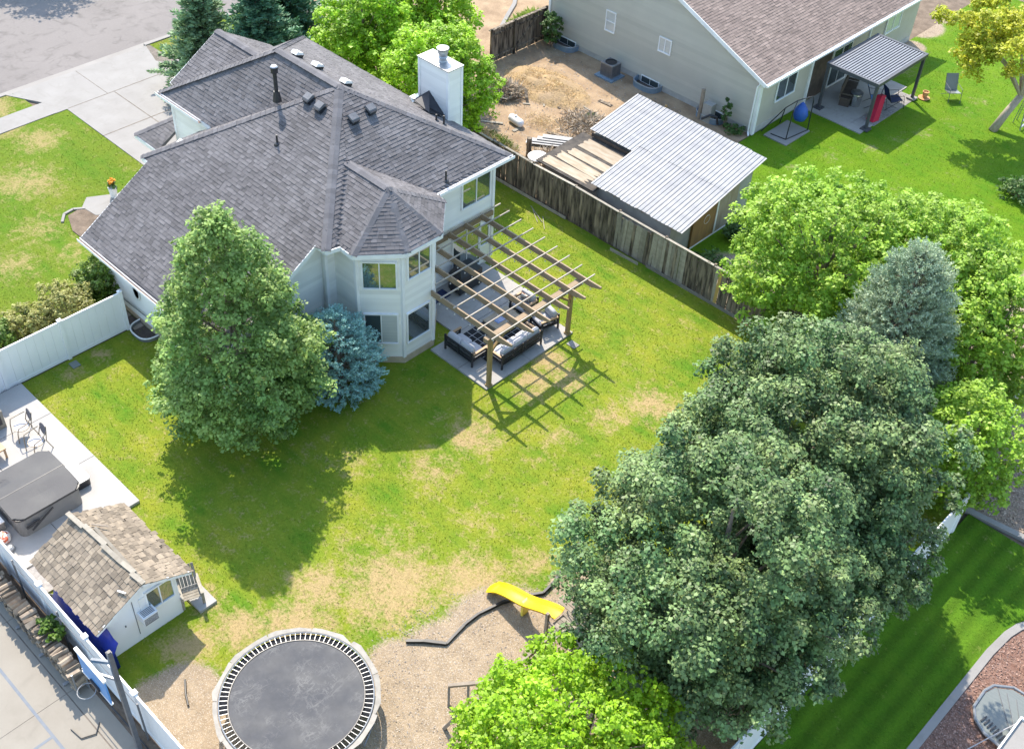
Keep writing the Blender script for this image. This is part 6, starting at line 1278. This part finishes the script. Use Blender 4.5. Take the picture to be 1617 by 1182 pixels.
# ------------------------------------------------------------------ lower right corner: window well, step edge, chair, cord
r = thing('window_well', 'large window well with pale cover and grate on the red bark', 'window well', (19.5, .9, 0)); P = [(18.86, 1.95), (18.75, 1.6), (18.78, .9), (19.0, .55), (19.4, .32), (20.3, .2), (21, .2), (21, 2.3), (20.0, 2.35), (19.3, 2.3)]
b = MB(); pl = [(x, y, .14) for x, y in P]; b.tube(pl + [pl[0]], .045, 7); b.build('rim', 'steel_grey', r)
b = MB(); b.prism([(19.9 + (x - 19.9) * .955, 1.2 + (y - 1.2) * .94) for x, y in P], .10, .125); b.build('cover', 'well_cover', r)
for i in range(9): board('grate_bar', r, 'black_metal', (19.15 + i * .11, .60 - i * .03, .16), (19.20 + i * .11, .85 - i * .03, .16), .045, .02)
for i in range(3): board('cover_rib', r, 'dark_steel', (18.95 + i * .0 + .3 * i, 2.0 - .0 * i, .135), (19.9 + .3 * i, .9 - .2 * i, .135), .015, .012)
r = thing('porch_step', 'white edged pale step at the lower right corner of the picture', 'step', (20.3, .6, 0)); b = MB(); b.bx(19.95, 22, -.2, 1.25, .02, .42); b.build('body', 'pale_concrete', r); b = MB(); b.bx(19.9, 22, -.25, -.2, .02, .5); b.bx(19.9, 19.95, -.25, 1.3, .02, .5); b.bx(19.951, 22, 1.25, 1.3, .02, .5); b.build('edge_trim', 'white_paint', r)
b = MB(); b.tube([(19.3, -.6, .25), (19.75, .7, .3), (20.6, 3.0, .35)], .014, 5); tag(b.build('cord', 'sling'), 'thin pale cord running across the window well cover', 'cord')
r = thing('lounge_chair', 'white framed lounge chair corner on the red bark at right', 'chair', (20.2, 3.3, 0))
b = MB(); b.bx(19.35, 21.4, 2.9, 2.96, .3, .36); b.bx(19.35, 21.4, 3.75, 3.81, .3, .36); b.bx(19.35, 19.41, 2.961, 3.749, .3, .36); b.build('frame', 'white_paint', r); b = MB(); b.bx(19.42, 21.4, 2.97, 3.74, .32, .34); b.build('sling', 'navy', r)
for x, y in ((19.4, 2.93), (19.4, 3.78), (21.2, 2.93), (21.2, 3.78)): b = MB(); b.box((x, y, .15), (.05, .05, .3)); b.build('leg', 'white_paint', r)
# planter by the front walk
r = thing('flower_planter', 'white planter with orange flowers by the front walk', 'planter', (-19.3, -3.2, .05)); b = MB(); b.lathe((-19.3, -3.2, .05), [(.14, 0), (.17, .3), (.19, .45), (.15, .45), (.15, .4), (.001, .4)], 14); b.build('pot', 'white_paint', r)
rng = np.random.default_rng(3); q, t = puff_leaves(np.array([[-19.3, -3.2, .62]]), np.array([.22]), 260, .1, rng, puffs=8); quads('leaves', q, t, 'leaf_weed', r); q, t = puff_leaves(np.array([[-19.3, -3.2, .8]]), np.array([.16]), 70, .1, rng, puffs=7); quads('flowers', q, t, 'orange_flower', r)
# gate frame seen beyond the house
r = thing('metal_gate', 'pale blue metal gate frame behind the house by the lime green tree', 'gate', (-17.2, 6.9, 0)); b = MB(); b.tube([(-17.9, 6.6, 0), (-17.9, 6.6, 1.9), (-16.4, 6.8, 1.9), (-16.4, 6.8, 0)], .04, 6); b.build('frame', 'well_blue', r); b = MB(); b.tube([(-17.9, 6.6, 1.2), (-16.4, 6.8, 1.2)], .03, 6); b.build('bar', 'well_blue', r)

# ------------------------------------------------------------------ trees and shrubs
tree('broadleaf_tree', 'conical mid green broadleaf tree in front of the house left side', 'tree', (-4.75, -7.1, 0), ((-4.75, -7.05, 4.85), (3.0, 3.0, 3.65)), 190, .66, 76000, .112, 1, r0=.17, shape='cone', top=(-4.75, -7.1, 8.0), leaf='leaf_left', puffs=8, inner=.15, pr=.44)
MG = 'big dark maples along the right fence'
tree('maple_tree', 'largest dark green maple behind the play area, overlapping the blue spruce', 'tree', (11.5, 1.9, 0), ((11.6, 1.6, 4.55), (3.95, 4.0, 3.75)), 120, .86, 140000, .10, 2, r0=.24, leaf='leaf_maple', group=MG, puffs=7, rag=.42, pr=.44, inner=.05)
tree('maple_tree', 'dark green maple nearest the yellow slide', 'tree', (12.3, -4.3, 0), ((12.55, -4.3, 4.75), (3.75, 3.8, 3.75)), 115, .84, 135000, .10, 3, r0=.24, leaf='leaf_maple', group=MG, puffs=7, rag=.42, pr=.44, inner=.15)
tree('maple_tree', 'smaller dark green maple leaning over the white fence toward the striped lawn', 'tree', (14.0, .4, 0), ((14.2, .4, 3.3), (1.9, 2.1, 2.2)), 80, .6, 36000, .1, 31, r0=.16, leaf='leaf_maple', group=MG, puffs=13, rag=.55, pr=.29, bare=((10.3, -7.3, 3.3, 1.8), (9.7, -6.3, 2.3, 1.7)))
LG = 'lime green trees around the blue spruce'
tree('boxelder_tree', 'lime green tree between the shed corner and the silvery spruce', 'tree', (6.4, 10.9, 0), ((6.3, 10.8, 3.8), (3.5, 3.3, 3.0)), 140, .66, 52000, .125, 4, r0=.18, leaf='leaf_back', puffs=7, inner=.15, group=LG)
tree('boxelder_tree', 'lime green tree directly behind the top of the silvery spruce', 'tree', (9.2, 13.2, 0), ((9.2, 13.1, 3.7), (2.9, 2.9, 2.8)), 110, .66, 40000, .125, 32, r0=.16, leaf='leaf_back', puffs=7, inner=.15, group=LG)
tree('boxelder_tree', 'lime green tree at the right picture edge beside the silvery spruce', 'tree', (12.1, 12.0, 0), ((12.1, 12.0, 3.3), (2.5, 2.5, 2.6)), 100, .6, 32000, .125, 33, r0=.14, leaf='leaf_back', puffs=7, inner=.15, group=LG)
tree('boxelder_tree', 'bright lime green tree cut off by the bottom edge', 'tree', (12.9, -9.7, 0), ((12.95, -10.25, 3.3), (3.05, 3.05, 2.45)), 170, .48, 62000, .10, 5, r0=.14, leaf='leaf_lime', puffs=10, inner=.15)
tree('boxelder_tree', 'light green drooping tree at right by the white corner fence', 'tree', (14.3, 7.5, 0), ((14.3, 7.5, 2.6), (1.75, 1.75, 2.0)), 55, .55, 16000, .125, 6, r0=.09, leaf='leaf_back', puffs=8, inner=.15)
tree('maple_tree', 'yellow green maple just behind the chimney', 'tree', (-12.6, 9.0, 0), ((-12.5, 9.2, 3.6), (2.6, 2.3, 2.9)), 120, .56, 44000, .13, 7, r0=.14, leaf='leaf_top', puffs=9)
tree('maple_tree', 'yellow green maple at the top edge between spruce and chimney', 'tree', (-17.6, 9.4, 0), ((-17.6, 9.4, 3.6), (2.3, 2.3, 2.9)), 110, .56, 38000, .135, 8, r0=.14, leaf='leaf_top', puffs=9)
tree('maple_tree', 'yellow green maple crown at the top edge behind the other two maples', 'tree', (-17.6, 13.2, 0), ((-17.6, 13.2, 3.4), (2.3, 2.5, 2.7)), 60, .8, 22000, .17, 9, r0=.14, leaf='leaf_top', puffs=9)
spruce('spruce_tree', 'dark green spruce at the top edge left of the lime maples', (-21.6, 6.6, 0), 6.6, 3.0, 'needle_dark', 11, 2.0, .24, 'spruces in the front yard')
spruce('spruce_tree', 'mid green spruce beside the driveway overhanging the street curb', (-24.3, 5.2, 0), 5.8, 2.5, 'needle_green', 12, 2.0, .24, 'spruces in the front yard')
spruce('spruce_tree', 'dark spruce at the top edge farthest back behind the hip roof', (-24.8, 10.2, 0), 6.5, 2.6, 'needle_dark', 15, 1.0, .32, 'spruces in the front yard')
tufted('spruce_tree', 'silvery blue spruce standing above the big maples', (10.4, 8.7, 0), 7.9, lambda h: 2.8 * (1 - h) ** .42 if h > .3 else 2.35, 'needle_bluegrey', 13, 4300, 28, .42, .11, zlo=1.8)
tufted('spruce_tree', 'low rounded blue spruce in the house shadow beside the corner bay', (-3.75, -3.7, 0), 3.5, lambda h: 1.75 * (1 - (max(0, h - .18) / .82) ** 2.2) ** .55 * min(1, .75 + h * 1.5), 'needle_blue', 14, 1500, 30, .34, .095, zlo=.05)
# yellow leaved tree with leaning pale trunk
rng = np.random.default_rng(22); yt = thing('locust_tree', 'yellow leaved tree with leaning pale trunk on the neighbor lawn', 'tree', (3.85, 31.3, 0))
b = MB(); b.tube([(3.8, 31.1, -.05), (4.0, 31.6, .9), (4.2, 32.1, 1.7)], [.22, .19, .17], 10)
ends = [(3.0, 29.6, 4.6), (2.4, 30.6, 4.2), (3.9, 31.6, 5.6), (4.8, 33.0, 5.4), (2.6, 32.6, 5.0), (5.4, 31.6, 4.6), (1.8, 31.6, 3.7), (3.2, 33.8, 5.3), (4.3, 30.2, 5.0)]
for e in ends: m = Vector((4.2, 32.1, 1.7)).lerp(Vector(e), .5) + V(0, 0, .25); b.tube([(4.2, 32.1, 1.65), tuple(m), e], [.1, .06, .015], 6, cap=False)
b.build('trunk', 'pale_bark', yt, smooth=True)
rgb = nrm(rng.normal(size=(44, 3))) * (rng.random((44, 1)) ** .4) * np.array([3.0, 3.0, 1.4]) + np.array([2.9, 30.5, 4.8])
L = np.array(ends + rgb.tolist() + [(2.3, 29.9, 4.0), (3.4, 30.4, 5.3), (2.9, 31.6, 5.3), (4.4, 32.4, 6.0), (1.4, 30.6, 3.4), (3.6, 32.9, 6.1), (5.2, 32.4, 5.6), (2.0, 33.0, 4.6), (1.9, 30.2, 3.1), (2.6, 29.3, 3.3)]); q, t = puff_leaves(L, np.full(len(L), .5), 22000, .13, rng, puffs=9, pr=.5); quads('crown', q, t, 'leaf_gold', yt)
# hedge along the left white fence, beds, weeds
HG = 'shrubs behind the left white fence'
for k, (x, y, rx, rz, lf, lb) in enumerate(((-13.5, -7.3, .85, .85, 'leaf_hedge', 'dark green rounded shrub nearest the house wall'), (-12.85, -9.0, .92, .98, 'leaf_hedge_gold', 'golden tipped shrub beside the dark green shrub'), (-12.8, -10.5, .85, .92, 'leaf_hedge_gold', 'golden tipped shrub over the middle of the white fence'), (-12.75, -11.9, .82, 1.0, 'leaf_hedge', 'dark green shrub at the left end of the hedge'), (-12.8, -13.3, .85, .9, 'leaf_hedge_gold', 'golden shrub at the left picture edge'))):
    shrub('shrub', lb, 'shrub', (x, y, 0), (rx, rx * 1.15, rz * 1.1), 8200, .085, lf, 40 + k, nl=22, lobe=.42, group=HG)
shrub('shrub', 'small purple brown bush under the front gutter corner', 'shrub', (-14.6, -7.3, 0), (.35, .35, .3), 500, .09, 'leaf_hedge', 50)
shrub('climbing_shrub', 'tall leafy shrub between the wooden gate and the beige siding', 'shrub', (-16.3, 20.9, 0), (.55, .6, 1.15), 2600, .12, 'leaf_weed', 51, nl=22)
shrub('sapling', 'thin green sapling by the third window well', 'sapling', (-5.2, 21.2, 0), (.3, .3, .9), 420, .13, 'leaf_weed', 52, nl=10)
shrub('weed_clump', 'green weed clump at the corner of the beige house', 'plant', (-4.6, 21.2, 0), (.5, .4, .2), 500, .1, 'leaf_weed', 53)
shrub('weed_clump', 'green weeds beside the grey shed door', 'plant', (.55, 14.3, 0), (.5, .7, .35), 900, .12, 'leaf_weed', 54)
shrub('weed_clump', 'dark weeds under the lime tree by the shed corner', 'plant', (.9, 11.9, 0), (.7, .9, .22), 900, .1, 'leaf_weed', 55)
shrub('vine_clump', 'bright green vine growing over the firewood stack', 'plant', (-.75, -16.45, .75), (.75, .3, .22), 900, .11, 'leaf_hedge', 56, nl=14)
shrub('shrub', 'low juniper bush beside the striped bark bed at right', 'shrub', (7.4, 26.6, 0), (1.1, .9, .35), 1500, .12, 'leaf_weed', 57)
tree('street_tree', 'leafy street tree whose shade falls on the road', 'tree', (-42.6, 6.6, 0), ((-42.6, 6.6, 4.5), (2.4, 2.6, 2.2)), 40, .9, 9000, .2, 30, leaf='leaf_left')
